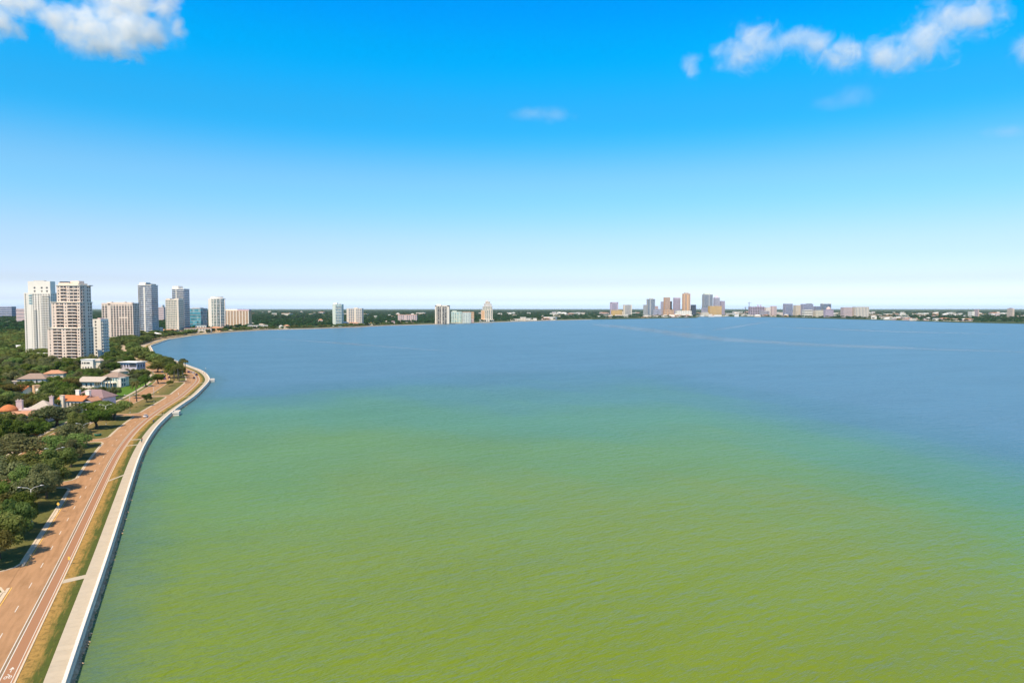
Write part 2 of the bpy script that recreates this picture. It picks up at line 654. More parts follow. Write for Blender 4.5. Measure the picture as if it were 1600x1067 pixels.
    # wind ripples over a low chop
    h = math_('ADD', math_('MULTIPLY', noise(0.9, 4, (2.6, 1, 1), R(36), 0.6, 0.4), 0.55), math_('MULTIPLY', noise(0.28, 3, (2.8, 1, 1), R(30), 0.5, 0.3), 0.9))
    h = math_('ADD', h, math_('MULTIPLY', noise(2.6, 2, (2.0, 1, 1), R(40)), 0.14))
    gust = n.new('ShaderNodeMapRange')
    gust.inputs['From Min'].default_value = 0.35
    gust.inputs['From Max'].default_value = 0.65
    gust.inputs['To Min'].default_value = 0.82
    gust.inputs['To Max'].default_value = 1.15
    l.new(noise(0.02, 3, (3, 1, 1), R(20)), gust.inputs['Value'])
    bp = n.new('ShaderNodeBump')
    bp.inputs['Strength'].default_value = 1.0
    bp.inputs['Distance'].default_value = 1.05
    l.new(math_('MULTIPLY', h, gust.outputs[0]), bp.inputs['Height'])
    for x in (body, refl, fres):
        l.new(bp.outputs[0], x.inputs['Normal'])
    # facets of a choppy surface cap the mean reflectance at grazing angles
    l.new(math_('MINIMUM', math_('MULTIPLY', fres.outputs[0], 0.55), 0.36), mixs.inputs[0])
    l.new(body.outputs[0], mixs.inputs[1])
    l.new(refl.outputs[0], mixs.inputs[2])
    l.new(mixs.outputs[0], out_n.inputs['Surface'])
    return m


mb = MB()
mb.add([(-45000, -4000, WZ), (45000, -4000, WZ), (45000, 45000, WZ), (-45000, 45000, WZ)], [(0, 1, 2, 3)])
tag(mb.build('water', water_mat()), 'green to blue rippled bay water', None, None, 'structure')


def slick_mat():
    m, nt, n, l, b = nodes_of('calm_slick')
    b.inputs['Base Color'].default_value = (0.22, 0.29, 0.36, 1)
    b.inputs['Roughness'].default_value = 0.12
    b.inputs['IOR'].default_value = 1.33
    uv = n.new('ShaderNodeUVMap')
    sp = n.new('ShaderNodeSeparateXYZ')
    l.new(uv.outputs[0], sp.inputs[0])
    g = n.new('ShaderNodeNewGeometry')
    t = n.new('ShaderNodeTexNoise')
    t.inputs['Scale'].default_value = 0.012
    t.inputs['Detail'].default_value = 5
    l.new(g.outputs['Position'], t.inputs['Vector'])
    a = n.new('ShaderNodeMath')
    a.operation = 'PINGPONG'
    a.inputs[1].default_value = 0.5
    l.new(sp.outputs[0], a.inputs[0])
    c = n.new('ShaderNodeMath')
    c.operation = 'MULTIPLY_ADD'
    c.inputs[1].default_value = 1.4
    l.new(a.outputs[0], c.inputs[0])
    o_ = n.new('ShaderNodeMath')
    o_.operation = 'SUBTRACT'
    o_.inputs[1].default_value = 0.62
    l.new(t.outputs['Fac'], o_.inputs[0])
    l.new(o_.outputs[0], c.inputs[2])
    mr = n.new('ShaderNodeMapRange')
    mr.interpolation_type = 'SMOOTHSTEP'
    mr.inputs['From Min'].default_value = 0.0
    mr.inputs['From Max'].default_value = 0.6
    mr.inputs['To Max'].default_value = 0.34
    l.new(c.outputs[0], mr.inputs['Value'])
    l.new(mr.outputs[0], b.inputs['Alpha'])
    bp = n.new('ShaderNodeBump')
    bp.inputs['Distance'].default_value = 0.22
    t2 = n.new('ShaderNodeTexNoise')
    t2.inputs['Scale'].default_value = 0.7
    l.new(g.outputs['Position'], t2.inputs['Vector'])
    l.new(t2.outputs['Fac'], bp.inputs['Height'])
    l.new(bp.outputs[0], b.inputs['Normal'])
    return m


M_slick = slick_mat()


def slick(px, w, lab):
    pts = [Vector(U(x, y, WZ)[:2]) for x, y in px]
    pts = smooth(resample(smooth(resample(pts, 40), 2), 20), 8)
    vs_, fs_, uv = [], [], []
    for i, p in enumerate(pts):
        t = (pts[min(i + 1, len(pts) - 1)] - pts[max(i - 1, 0)]).normalized()
        nn = Vector((-t.y, t.x))
        e = min(1, i / 12, (len(pts) - 1 - i) / 12 + 0.02)
        a, b = p + nn * w * e, p - nn * w * e
        vs_ += [(a.x, a.y, WZ + 0.03), (b.x, b.y, WZ + 0.03)]
        uv += [(0, i), (1, i)]
        if i: fs_.append((2 * i - 2, 2 * i - 1, 2 * i + 1, 2 * i))
    me = bpy.data.meshes.new('water_slick')
    me.from_pydata(vs_, [], fs_)
    u = me.uv_layers.new(name='UVMap')
    for lp in me.loops: u.data[lp.index].uv = uv[lp.vertex_index]
    me.materials.append(M_slick)
    tag(link('water_slick', me), lab, None, None, 'structure')


slick([(925, 506), (1000, 514), (1100, 527), (1200, 536), (1350, 542), (1500, 547), (1700, 553)], 80, 'long pale slick line across the blue water')
slick([(1110, 517), (1160, 509), (1205, 502)], 26, 'short pale wake near the far shore')
slick([(1190, 510), (1290, 514), (1420, 519), (1650, 524)], 75, 'faint pale slick before the far shore')
slick([(985, 509), (1080, 511), (1180, 513)], 40, 'faint slick off the downtown shore')
slick([(400, 528), (520, 535), (640, 545), (760, 552)], 22, 'faint slick in the inner bay')

# ---------------------------------------------------------------- promenade, road, grass
M_walk = mat('pale_concrete_walk', (0.46, 0.39, 0.30), 0.85, 0.08, 0.5, 0.15)
M_slab = mat('pale_concrete_slab', (0.475, 0.405, 0.31), 0.85, 0.07, 0.7, 0.15, per_obj=0.035)
M_cap = mat('balustrade_concrete', (0.76, 0.69, 0.62), 0.8, 0.08, 0.6, 0.2)
M_wall = mat('weathered_seawall', (0.74, 0.66, 0.58), 0.9, 0.2, 0.8, 0.4)
M_kerb = mat('kerb_concrete', (0.60, 0.49, 0.36), 0.85, 0.1, 0.8, 0.2)
M_paint = mat('white_road_paint', (0.64, 0.60, 0.54), 0.7, 0.1, 1.5)
M_yellow = mat('yellow_road_paint', (0.80, 0.50, 0.10), 0.7, 0.12, 1.5)
M_rock = mat('brown_rubble', (0.52, 0.37, 0.24), 0.9, 0.4, 1.5, 0.5)


def road_mat(name, c_a, c_b, tracks=True):
    m, nt, n, l, b = nodes_of(name)
    b.inputs['Roughness'].default_value = 0.85
    b.inputs['Specular IOR Level'].default_value = 0.2
    uv = n.new('ShaderNodeUVMap')
    mp = n.new('ShaderNodeMapping')
    mp.inputs['Scale'].default_value = (3.2, 0.05, 1)
    l.new(uv.outputs[0], mp.inputs[0])
    t = n.new('ShaderNodeTexNoise')
    t.inputs['Scale'].default_value = 2.2
    t.inputs['Detail'].default_value = 4
    l.new(mp.outputs[0], t.inputs['Vector'])
    g = n.new('ShaderNodeNewGeometry')
    t2 = n.new('ShaderNodeTexNoise')
    t2.inputs['Scale'].default_value = 0.5
    t2.inputs['Detail'].default_value = 9
    t2.inputs['Roughness'].default_value = 0.75
    l.new(g.outputs['Position'], t2.inputs['Vector'])
    ad = n.new('ShaderNodeMath')
    ad.operation = 'MULTIPLY_ADD'
    ad.inputs[1].default_value = 0.95 if tracks else 0.3
    l.new(t.outputs['Fac'], ad.inputs[0])
    m2 = n.new('ShaderNodeMath')
    m2.operation = 'MULTIPLY'
    m2.inputs[1].default_value = 0.45
    l.new(t2.outputs['Fac'], m2.inputs[0])
    l.new(m2.outputs[0], ad.inputs[2])
    rp = n.new('ShaderNodeValToRGB')
    rp.color_ramp.elements[0].position = 0.42
    rp.color_ramp.elements[0].color = (*c_a, 1)
    rp.color_ramp.elements[1].position = 0.8
    rp.color_ramp.elements[1].color = (*c_b, 1)
    l.new(ad.outputs[0], rp.inputs[0])
    l.new(rp.outputs[0], b.inputs['Base Color'])
    bp = n.new('ShaderNodeBump')
    bp.inputs['Strength'].default_value = 0.3
    bp.inputs['Distance'].default_value = 0.02
    l.new(t2.outputs['Fac'], bp.inputs['Height'])
    l.new(bp.outputs[0], b.inputs['Normal'])
    return m


M_road = road_mat('sun_bleached_asphalt', (0.28, 0.158, 0.076), (0.42, 0.24, 0.125))
M_bike = road_mat('bike_lane_asphalt', (0.35, 0.18, 0.098), (0.41, 0.212, 0.12), False)
M_buffer = road_mat('grey_buffer_asphalt', (0.23, 0.158, 0.096), (0.29, 0.20, 0.128), False)


def grass_mat(name, dry, green, split, wob, dark=(0.05, 0.055, 0.018)):
    """turf: worn ochre on the road side (u=1), greener towards the walk (u=0)"""
    m, nt, n, l, b = nodes_of(name)
    b.inputs['Roughness'].default_value = 0.95
    b.inputs['Specular IOR Level'].default_value = 0.1
    uv = n.new('ShaderNodeUVMap')
    sp = n.new('ShaderNodeSeparateXYZ')
    l.new(uv.outputs[0], sp.inputs[0])
    g = n.new('ShaderNodeNewGeometry')

    def noise(scale, det):
        t = n.new('ShaderNodeTexNoise')
        t.inputs['Scale'].default_value = scale
        t.inputs['Detail'].default_value = det
        t.inputs['Roughness'].default_value = 0.7
        l.new(g.outputs['Position'], t.inputs['Vector'])
        return t.outputs['Fac']
    a = n.new('ShaderNodeMath')
    a.operation = 'MULTIPLY_ADD'
    a.inputs[1].default_value = wob
    mpu = n.new('ShaderNodeMapping')
    mpu.inputs['Scale'].default_value = (3.0, 0.09, 1)
    l.new(uv.outputs[0], mpu.inputs[0])
    tu = n.new('ShaderNodeTexNoise')
    tu.inputs['Scale'].default_value = 1.6
    tu.inputs['Detail'].default_value = 7
    tu.inputs['Roughness'].default_value = 0.68
    l.new(mpu.outputs[0], tu.inputs['Vector'])
    l.new(tu.outputs['Fac'], a.inputs[0])
    l.new(sp.outputs[0], a.inputs[2])
    mr = n.new('ShaderNodeMapRange')
    mr.inputs['From Min'].default_value = split + wob / 2 - 0.25
    mr.inputs['From Max'].default_value = split + wob / 2 + 0.25
    l.new(a.outputs[0], mr.inputs['Value'])
    mx = n.new('ShaderNodeMix')
    mx.data_type = 'RGBA'
    mx.inputs['A'].default_value = (*green, 1)
    mx.inputs['B'].default_value = (*dry, 1)
    l.new(mr.outputs[0], mx.inputs['Factor'])
    m2 = n.new('ShaderNodeMix')
    m2.data_type = 'RGBA'
    m2.inputs['B'].default_value = (*dark, 1)
    mr2 = n.new('ShaderNodeMapRange')
    mr2.inputs['From Min'].default_value = 0.48
    mr2.inputs['From Max'].default_value = 0.72
    mr2.inputs['To Max'].default_value = 0.8
    l.new(noise(0.9, 9), mr2.inputs['Value'])
    l.new(mr2.outputs[0], m2.inputs['Factor'])
    l.new(mx.outputs['Result'], m2.inputs['A'])
    l.new(m2.outputs['Result'], b.inputs['Base Color'])
    bp = n.new('ShaderNodeBump')
    bp.inputs['Strength'].default_value = 0.8
    bp.inputs['Distance'].default_value = 0.12
    l.new(noise(2.5, 8), bp.inputs['Height'])
    l.new(bp.outputs[0], b.inputs['Normal'])
    return m


M_verge = grass_mat('worn_verge_grass', (0.38, 0.23, 0.07), (0.08, 0.10, 0.022), 0.5, 1.7)
M_median = grass_mat('dry_median_grass', (0.22, 0.165, 0.065), (0.13, 0.128, 0.038), 0.5, 1.6)
M_lawn = grass_mat('watered_lawn', (0.11, 0.19, 0.022), (0.085, 0.17, 0.018), 0.5, 1.5, (0.05, 0.11, 0.012))

SE = S_MAX - 6
SN = 1500 + S0                          # where the far part becomes plain
walk = ribbon('sidewalk', M_walk, 0, SE, -2.75, 0.0, 0.10, thick=0.25)
walk['label'] = 'pale concrete bayfront sidewalk'
# near slabs, each with its own edges
s = S0 - 30
slab_cache = {}
while s < S0 + 210:
    L = 1.83
    a, b_, c, d = at(s + 0.015, -0.02), at(s + L - 0.015, -0.02), at(s + L - 0.015, -2.72), at(s + 0.015, -2.72)
    mb = MB()
    z1 = 0.135 + random.uniform(-.006, .006)
    mb.prism([(p.x, p.y) for p in (a, d, c, b_)], 0.08, z1)
    mb.build('slab', M_slab, walk)
    s += L

ribbon('verge_grass', M_verge, 0, SE, 0.0, NB0 - 0.25, 0.06)['label'] = 'worn grass verge between sidewalk and road'
S_F = S_B + 330
M_farroad = mat('pale_far_pavement', (0.46, 0.37, 0.26), 0.9, 0.18, 0.05)
ribbon('road', M_road, 0, S_F, NB0 + 2.6, NB1, 0.03)['label'] = 'sun bleached northbound roadway'
ribbon('road', M_farroad, S_F, SE, NB0 + 2.6, NB1, 0.03)['label'] = 'pale sandy road along the inner bay'
ribbon('bike_lane', M_bike, 0, S_F, NB0, NB0 + 2.05, 0.03)['label'] = 'bike lane beside the northbound lanes'
ribbon('bike_lane', M_farroad, S_F, SE, NB0, NB0 + 2.05, 0.03)['label'] = 'pale shoulder of the inner bay road'
ribbon('bike_buffer', M_buffer, 0, SE, NB0 + 2.05, NB0 + 2.6, 0.03)['label'] = 'grey buffer strip between bike lane and traffic'
med = ribbon('median_grass', M_median, 0, SE, NB1 + 0.4, lambda s: sb0(s) - 0.3, 0.06)
med['label'] = 'dry grass median between the two roadways'
ribbon('road', M_farroad, S_F, SE, sb0, sb1, 0.03)['label'] = 'far lanes of the pale road along the inner bay'
ribbon('road', M_road, 0, S_F, sb0, sb1, 0.03)['label'] = 'southbound roadway behind the median trees'
ribbon('grass_strip', M_median, 0, SE, lambda s: sb1(s) + 0.3, lambda s: sb1(s) + 2.8, 0.05)['label'] = 'grass strip along the house side of the road'
ribbon('sidewalk', M_walk, 0, SE, lambda s: sb1(s) + 2.8, lambda s: sb1(s) + 4.6, 0.10, thick=0.15)['label'] = 'sidewalk in front of the houses'

# road openings through the median
OPEN = [(s_of(U(8, 903))[0], 9.0), (s_of(U(103, 757))[0], 8.0), (s_of(U(157, 688))[0], 7.0), (s_of(U(205, 648))[0], 7.0), (s_of(U(250, 619))[0], 7.0), (s_of(U(288, 596))[0], 8.0)]
for so, w in OPEN:
    # flared crossover: wide at both roadways
    vs_, fs_, uvs = [], [], []
    K = 14
    for i in range(K + 1):
        u = i / K
        o = NB1 - 0.2 + (sb0(so) + 0.4 - NB1) * u
        e = min(u, 1 - u) * (sb0(so) - NB1)
        fl = w / 2 + max(0, 4.5 - math.sqrt(max(0, 4.5 ** 2 - max(0, 4.5 - e) ** 2)))
        for sg in (-1, 1):
            p = at(so + sg * fl, o)
            vs_.append((p.x, p.y, 0.075))
            uvs.append((u, sg * fl))
        if i:
            fs_.append((2 * i - 2, 2 * i - 1, 2 * i + 1, 2 * i))
    me = bpy.data.meshes.new('median_crossover')
    me.from_pydata(vs_, [], fs_)
    u_ = me.uv_layers.new(name='UVMap')
    for lp in me.loops: u_.data[lp.index].uv = uvs[lp.vertex_index]
    me.materials.append(M_road)
    o = link('road', me)
    tag(o, 'paved opening through the grass median', None, None, 'structure')
    # curved kerbs on both sides
    mbk = MB()
    for sg in (-1, 1):
        side = [Vector(vs_[2 * i + (0 if sg < 0 else 1)]) for i in range(K + 1)]
        for a, b_ in zip(side, side[1:]):
            t = (b_ - a).normalized()
            if (b_ - a).length < 1e-4: continue
            mbk.obox(((a.x + b_.x) / 2, (a.y + b_.y) / 2), (t.x, t.y), (-t.y, t.x), 0.0, 0.17, (b_ - a).length / 2 + 0.03, 0.22)
    k = mbk.build('kerb', M_kerb)
    tag(k, 'curved kerb of a median opening', None, None, 'structure')


def kerb(s0, s1, o0, o1, lab, z=0.16):
    o = ribbon('kerb', M_kerb, s0, s1, o0, o1, z, thick=0.16)
    o['label'] = lab


def gaps(s0, s1, extra):
    """the runs between the median openings"""
    cuts = sorted((so - w / 2 - extra, so + w / 2 + extra) for so, w in OPEN)
    a = s0
    for c0, c1 in cuts:
        if min(c0, s1) > a: yield a, min(c0, s1)
        a = max(a, c1)
    if s1 > a: yield a, s1


for a, b_ in gaps(0, SE, 4.4):
    kerb(a, b_, NB1, NB1 + 0.45, 'pale kerb along the median')
    kerb(a, b_, lambda s: sb0(s) - 0.35, lambda s: sb0(s) + 0.0, 'kerb on the far edge of the median')
kerb(0, SE, NB0 - 0.3, NB0 - 0.02, 'kerb between bike lane and verge')
kerb(0, SE, lambda s: sb1(s), lambda s: sb1(s) + 0.35, 'kerb on the house side')

# painted lines
LZ = 0.036
ribbon('road_marking', M_paint, 0, SN, NB0 + 0.30, NB0 + 0.42, LZ)['label'] = 'white edge line of the bike lane'
ribbon('road_marking', M_paint, 0, SN + 500, NB0 + 1.98, NB0 + 2.13, LZ)['label'] = 'inner white line of the bike buffer'
ribbon('road_marking', M_paint, 0, SN + 500, NB0 + 2.52, NB0 + 2.67, LZ)['label'] = 'outer white line of the bike buffer'
SY = s_of(U(108, 777))[0]
for a, b_ in gaps(0, SY, 2.0):
    ribbon('road_marking', M_yellow, a, b_, NB1 - 1.12, NB1 - 0.98, LZ)['label'] = 'yellow edge line beside the median'
    ribbon('gutter', M_kerb, a, b_, NB1 - 0.75, NB1, 0.045)['label'] = 'pale concrete gutter beside the median kerb'
for a, b_ in gaps(SY, SE, 4.4):
    ribbon('gutter', M_kerb, a, b_, NB1 - 0.45, NB1, 0.045)['label'] = 'pale concrete gutter beside the median kerb'
ref = s_of(U(28.7, 950.7))[0]
k = -6
while ref + 12.2 * k < S0 + 900:
    s = ref + 12.2 * k
    mb = MB()
    p, q = at(s - 1.5, NB0 + 5.45), at(s + 1.5, NB0 + 5.45)
    t = (q - p).normalized()
    mb.obox(((p.x + q.x) / 2, (p.y + q.y) / 2), (t.x, t.y), (-t.y, t.x), 0.02, 0.037, 1.52, 0.075)
    tag(mb.build('lane_dash', M_paint), 'white dash of the line between the two lanes', None, None, 'structure')
    k += 1
# bike lane arrow and rider symbol
sa = s_of(U(17, 1050))[0]
mb = MB()


def mark(quad, z=0.038):
    ps = [at(sa + v, NB0 + 1.15 + u) for u, v in quad]
    mb.add([(p.x, p.y, z) for p in ps], [tuple(range(len(ps)))])


mark([(-0.06, 0), (-0.06, 1.0), (0.06, 1.0), (0.06, 0)])
mark([(-0.36, 0.95), (0, 1.8), (0.36, 0.95)])
tag(mb.build('road_marking', M_paint), 'white arrow painted in the bike lane', None, None, 'structure')
mb = MB()
for cxu, r in ((-0.28, 0.25), (0.30, 0.25)):
    for q in range(12):
        a0, a1 = q / 12 * 2 * math.pi, (q + 1) / 12 * 2 * math.pi
        mark([(cxu + r * math.cos(a0), -1.6 + 1.9 * r * math.sin(a0)), (cxu + r * math.cos(a1), -1.6 + 1.9 * r * math.sin(a1)),
              (cxu + .6 * r * math.cos(a1), -1.6 + 1.14 * r * math.sin(a1)), (cxu + .6 * r * math.cos(a0), -1.6 + 1.14 * r * math.sin(a0))])
mark([(-0.28, -1.55), (-0.05, -0.75), (0.06, -0.8), (-0.18, -1.6)], 0.040)
mark([(-0.05, -0.8), (0.3, -1.5), (0.22, -1.6), (-0.12, -0.85)], 0.042)
mark([(0.0, -0.62), (0.2, -0.42), (0.3, -0.55), (0.1, -0.75)], 0.044)
tag(mb.build('road_marking', M_paint), 'white bicycle symbol painted in the bike lane', None, None, 'structure')

# short paths across the verge
for (px, py), w, sk in (((115, 905), 2.2, 0.6), ((181, 747), 1.8, 3.5), ((203, 696), 1.6, 0.5), ((210, 687), 1.6, 0.0), ((250, 648), 1.6, 0.5), ((286, 620), 1.6, 0.8), ((320, 598), 1.8, 0.0)):
    so = s_of(U(px, py))[0]
    ps = [at(so - w / 2 - sk, NB0 - 0.3), at(so + w / 2 - sk, NB0 - 0.3), at(so + w / 2 + sk, -0.02), at(so - w / 2 + sk, -0.02)]
    mb = MB()
    mb.prism([(p.x, p.y) for p in reversed(ps)], 0.02, 0.10)
    tag(mb.build('path', M_slab), 'short concrete path across the grass verge', None, None, 'structure')

# seawall, rubble, balustrade
sw = ribbon('seawall', M_wall, 0, SE, -3.38, -2.75, 0.13, thick=5.0)
sw['label'] = 'stained concrete seawall under the balustrade'
bank = MB()
n_b = int((SE - 5) / STEP)
for i in range(n_b):
    a, b_ = at(i * STEP, -3.3), at((i + 1) * STEP, -3.3)
    w0, w1 = .8 + .2 * math.sin(i * 2.1) + .1 * math.sin(i * .7), .8 + .2 * math.sin((i + 1) * 2.1) + .1 * math.sin((i + 1) * .7)
    c, d = at(i * STEP, -3.3 - w0), at((i + 1) * STEP, -3.3 - w1)
    bank.add([(a.x, a.y, -.9), (c.x, c.y, WZ - .06), (d.x, d.y, WZ - .06), (b_.x, b_.y, -.9)], [(0, 1, 2, 3)])
tag(bank.build('rubble_bank', M_rock), 'brown rubble bank below the seawall', None, None, 'structure')
mb = MB()
rng = random.Random(5)
s = S0 - 20
while s < S0 + 420:
    for _ in range(3):
        p = at(s + rng.uniform(-.4, .4), -3.4 - abs(rng.gauss(0, 0.38)) + .1)
        r = rng.uniform(0.12, 0.36)
        z = WZ + rng.uniform(-.1, .22)
        vs_ = []
        for dx, dy, dz in ((1, 0, 0), (-1, 0, 0), (0, 1, 0), (0, -1, 0), (0, 0, 0.7), (0, 0, -0.7)):
            f = r * rng.uniform(.7, 1.3)
            vs_.append((p.x + dx * f, p.y + dy * f, z + dz * f))
        mb.add(vs_, [(0, 2, 4), (2, 1, 4), (1, 3, 4), (3, 0, 4), (2, 0, 5), (1, 2, 5), (3, 1, 5), (0, 3, 5)])
    s += 0.55
tag(mb.build('rubble', M_rock), 'brown rubble at the foot of the seawall', None, None, 'stuff')

bal = empty('balustrade', (*at(S0, -3), 0.1), 0, 'long pale concrete balustrade along the bay side of the sidewalk', 'balustrade')
inv = Matrix.Translation(bal.location).inverted()


def under(o, par):
    o.parent = par
    o.matrix_parent_inverse = Matrix.Translation(par.location).inverted()
    return o


SBAL = S0 + 1300
under(ribbon('base_rail', M_cap, 0, SBAL, -3.25, -2.88, 0.36, None, bal, thick=0.235), bal)
under(ribbon('top_rail', M_cap, 0, SBAL, -3.33, -2.80, 0.88, None, bal, thick=0.17), bal)
mb = MB()
s = S0 - 30
while s < S0 + 520:
    p, q = at(s, -3.06), at(s + 0.1, -3.06)
    t = (q - p).normalized()
    mb.obox(p, (t.x, t.y), (-t.y, t.x), 0.35, 0.72, 0.075, 0.075)
    s += 0.34
o = under(mb.build('balusters', M_cap, bal), bal)
o['kind'] = 'stuff'
mb = MB()
s = S0 - 30
while s < S0 + 520:
    p, q = at(s, -3.06), at(s + 0.1, -3.06)
    t = (q - p).normalized()
    mb.obox(p, (t.x, t.y), (-t.y, t.x), 0.12, 0.94, 0.24, 0.29)
    s += 4.6
o = under(mb.build('posts', M_cap, bal), bal)
o['kind'] = 'stuff'

# the small bay-side platforms
for (px, py), ln, lab in (((269, 645), 6.5, 'small concrete platform jutting from the seawall beyond the bend'), ((335, 593.5), 5.5, 'white landing ledge at the tip of the shore')):
    so = s_of(U(px, py))[0]
    p, q = at(so, -5.0), at(so + 1, -5.0)
    t = (q - p).normalized()
    e = empty('landing_platform', (p.x, p.y, 0), math.atan2(t.y, t.x), lab, 'platform')
    mb = MB()
    mb.box(-ln / 2, ln / 2, -1.9, 1.55, -4, -0.1)
    mb.build('base', M_wall, e)
    mb = MB()
    mb.box(-ln / 2 - .15, ln / 2 + .15, -2.05, 1.55, -0.097, 0.12)
    mb.build('deck', M_walk, e)
    mb = MB()
    for x0, x1, y0, y1 in ((-ln / 2, ln / 2, -1.95, -1.7), (-ln / 2, -ln / 2 + .25, -1.698, 1.5), (ln / 2 - .25, ln / 2, -1.698, 1.5)):
        mb.box(x0, x1, y0, y1, 0.118, 0.95)
    mb.build('parapet', M_cap, e)

# ---------------------------------------------------------------- buildings
def facade(mw, x0, x1, y0, y1, z0, z1, nf, nx, ny, pier=0.4, span=0.4, pr=0.35, wi=0, faces='FRLB'):
    """piers and spandrels standing proud of a glazed core: the openings between them are the windows"""
    H = (z1 - z0) / nf
    for side in faces:
        L = (x1 - x0) if side in 'FB' else (y1 - y0)
        nb = nx if side in 'FB' else ny
        bw = L / nb

        def put(u0, u1, za, zb, p):
            if side == 'F': mw.box(x0 + u0, x0 + u1, y0 - p, y0 + 0.05, za, zb, wi)
            if side == 'B': mw.box(x0 + u0, x0 + u1, y1 - 0.05, y1 + p, za, zb, wi)
            if side == 'L': mw.box(x0 - p, x0 + 0.05, y0 + u0, y0 + u1, za, zb, wi)
            if side == 'R': mw.box(x1 - 0.05, x1 + p, y0 + u0, y0 + u1, za, zb, wi)
        if pier > 0:
            for i in range(nb + 1):
                c = i * bw
                h = bw * pier / 2
                put(max(c - h, -pr if side in 'FB' else 0), min(c + h, L + (pr if side in 'FB' else 0)), z0, z1, pr)
        if span > 0:
            for j in range(nf + 1):
                c = z0 + j * H
                h = H * span / 2
                put(0, L, max(z0, c - h), min(z1, c + h), pr - 0.02)


def tower(name, label, px0, px1, ytop, Y, depth, nf, nx, ny, mw, mg, pier=0.4, span=0.4, cat='apartment tower', rz=0.0, group=None,
          roof='slab', pent=(), pr=0.35, accents=(), zbase=0.0, balc=(), mbal=None, crown=True):
    """px0, px1: the picture columns of its two outer corners; ytop: the row of its roof line; Y: forward distance"""
    if px1 <= CX: x0, x1 = XD(px0, Y), XD(px1, Y + depth)
    elif px0 >= CX: x0, x1 = XD(px0, Y + depth), XD(px1, Y)
    else: x0, x1 = XD(px0, Y), XD(px1, Y)
    w = x1 - x0
    zt = ZD(ytop, Y)
    e = empty(name, ((x0 + x1) / 2, Y + depth / 2, 0), rz, label, cat, group)
    a, d = w / 2, depth / 2
    g = MB()
    g.box(-a, a, -d, d, zbase, zt)
    o = g.build('windows', mg, e)
    o['kind'] = 'stuff'
    m = MB()
    facade(m, -a, a, -d, d, zbase, zt, nf, nx, ny, pier, span, pr)
    for (f, u0, u1, za, zb) in accents:          # solid wall fields: face, from, to (0-1), heights (0-1)
        L = w if f == 'F' else depth
        za, zb = za * zt, zb * zt
        if f == 'F': m.box(-a + u0 * L, -a + u1 * L, -d - pr - 0.06, -d + 0.02, za, zb)
        elif f == 'R': m.box(a - 0.02, a + pr + 0.06, -d + u0 * L, -d + u1 * L, za, zb)
        else: m.box(-a - pr - 0.06, -a + 0.02, -d + u0 * L, -d + u1 * L, za, zb)
    m.build('wall', mw, e)
    r = MB()
    q = pr + 0.1
    r.box(-a - q, a + q, -d - q, d + q, zt + 0.003, zt + 0.5)
    for xa, xb, ya, yb in ((-a - q, a + q, -d - q, -d - q + .4), (-a - q, a + q, d + q - .4, d + q), (-a - q, -a - q + .4, -d - q + .402, d + q - .402), (a + q - .4, a + q, -d - q + .402, d + q - .402)):
        r.box(xa, xb, ya, yb, zt + 0.498, zt + 1.3)
    r.build('roof', mw if mw not in (G_blue,) else M_white, e)
    for (u0, u1, v0, v1, h, pm) in pent:
        p = MB()
        p.box(-a + u0 * w, -a + u1 * w, -d + v0 * depth, -d + v1 * depth, zt + 0.45, zt + h)
        p.build('penthouse', pm, e)
    H = (zt - zbase) / nf
    cache = {}
    for (f, u0, u1, j0, j1) in balc:
        for j in range(j0, min(j1, nf)):
            key = (f, u0, u1)
            if key not in cache:
                bm_ = MB()
                L = w if f in 'FB' else depth
                A, B = u0 * L, u1 * L
                if f == 'F':
                    bm_.box(-a + A, -a + B, -d - 1.9, -d - pr + .05, -0.12, 0.12)
                    bm_.box(-a + A, -a + B, -d - 1.9, -d - 1.75, 0.118, 1.05)
                    bm_.box(-a + A, -a + A + .15, -d - 1.748, -d - pr, 0.118, 1.05)
                    bm_.box(-a + B - .15, -a + B, -d - 1.748, -d - pr, 0.118, 1.05)
                elif f == 'R':
                    bm_.box(a + pr - .05, a + 1.9, -d + A, -d + B, -0.12, 0.12)
                    bm_.box(a + 1.75, a + 1.9, -d + A, -d + B, 0.118, 1.05)
                    bm_.box(a + pr, a + 1.748, -d + A, -d + A + .15, 0.118, 1.05)
                    bm_.box(a + pr, a + 1.748, -d + B - .15, -d + B, 0.118, 1.05)
                else:
                    bm_.box(-a - 1.9, -a - pr + .05, -d + A, -d + B, -0.12, 0.12)
                    bm_.box(-a - 1.9, -a - 1.75, -d + A, -d + B, 0.118, 1.05)
                cache[key] = bm_.mesh('balcony', mbal or mw)
            link('balcony', cache[key], e, (0, 0, zbase + j * H))
    return e, a, d, zt


HOUSES = []      # keep-clear discs (x, y, radius, height seen from)
LAND = []        # landmarks for wording: (x, y, phrase)


def landmark(o, phrase, r=18):
    LAND.append((o.location.x, o.location.y, phrase))
    HOUSES.append((o.location.x, o.location.y, r))


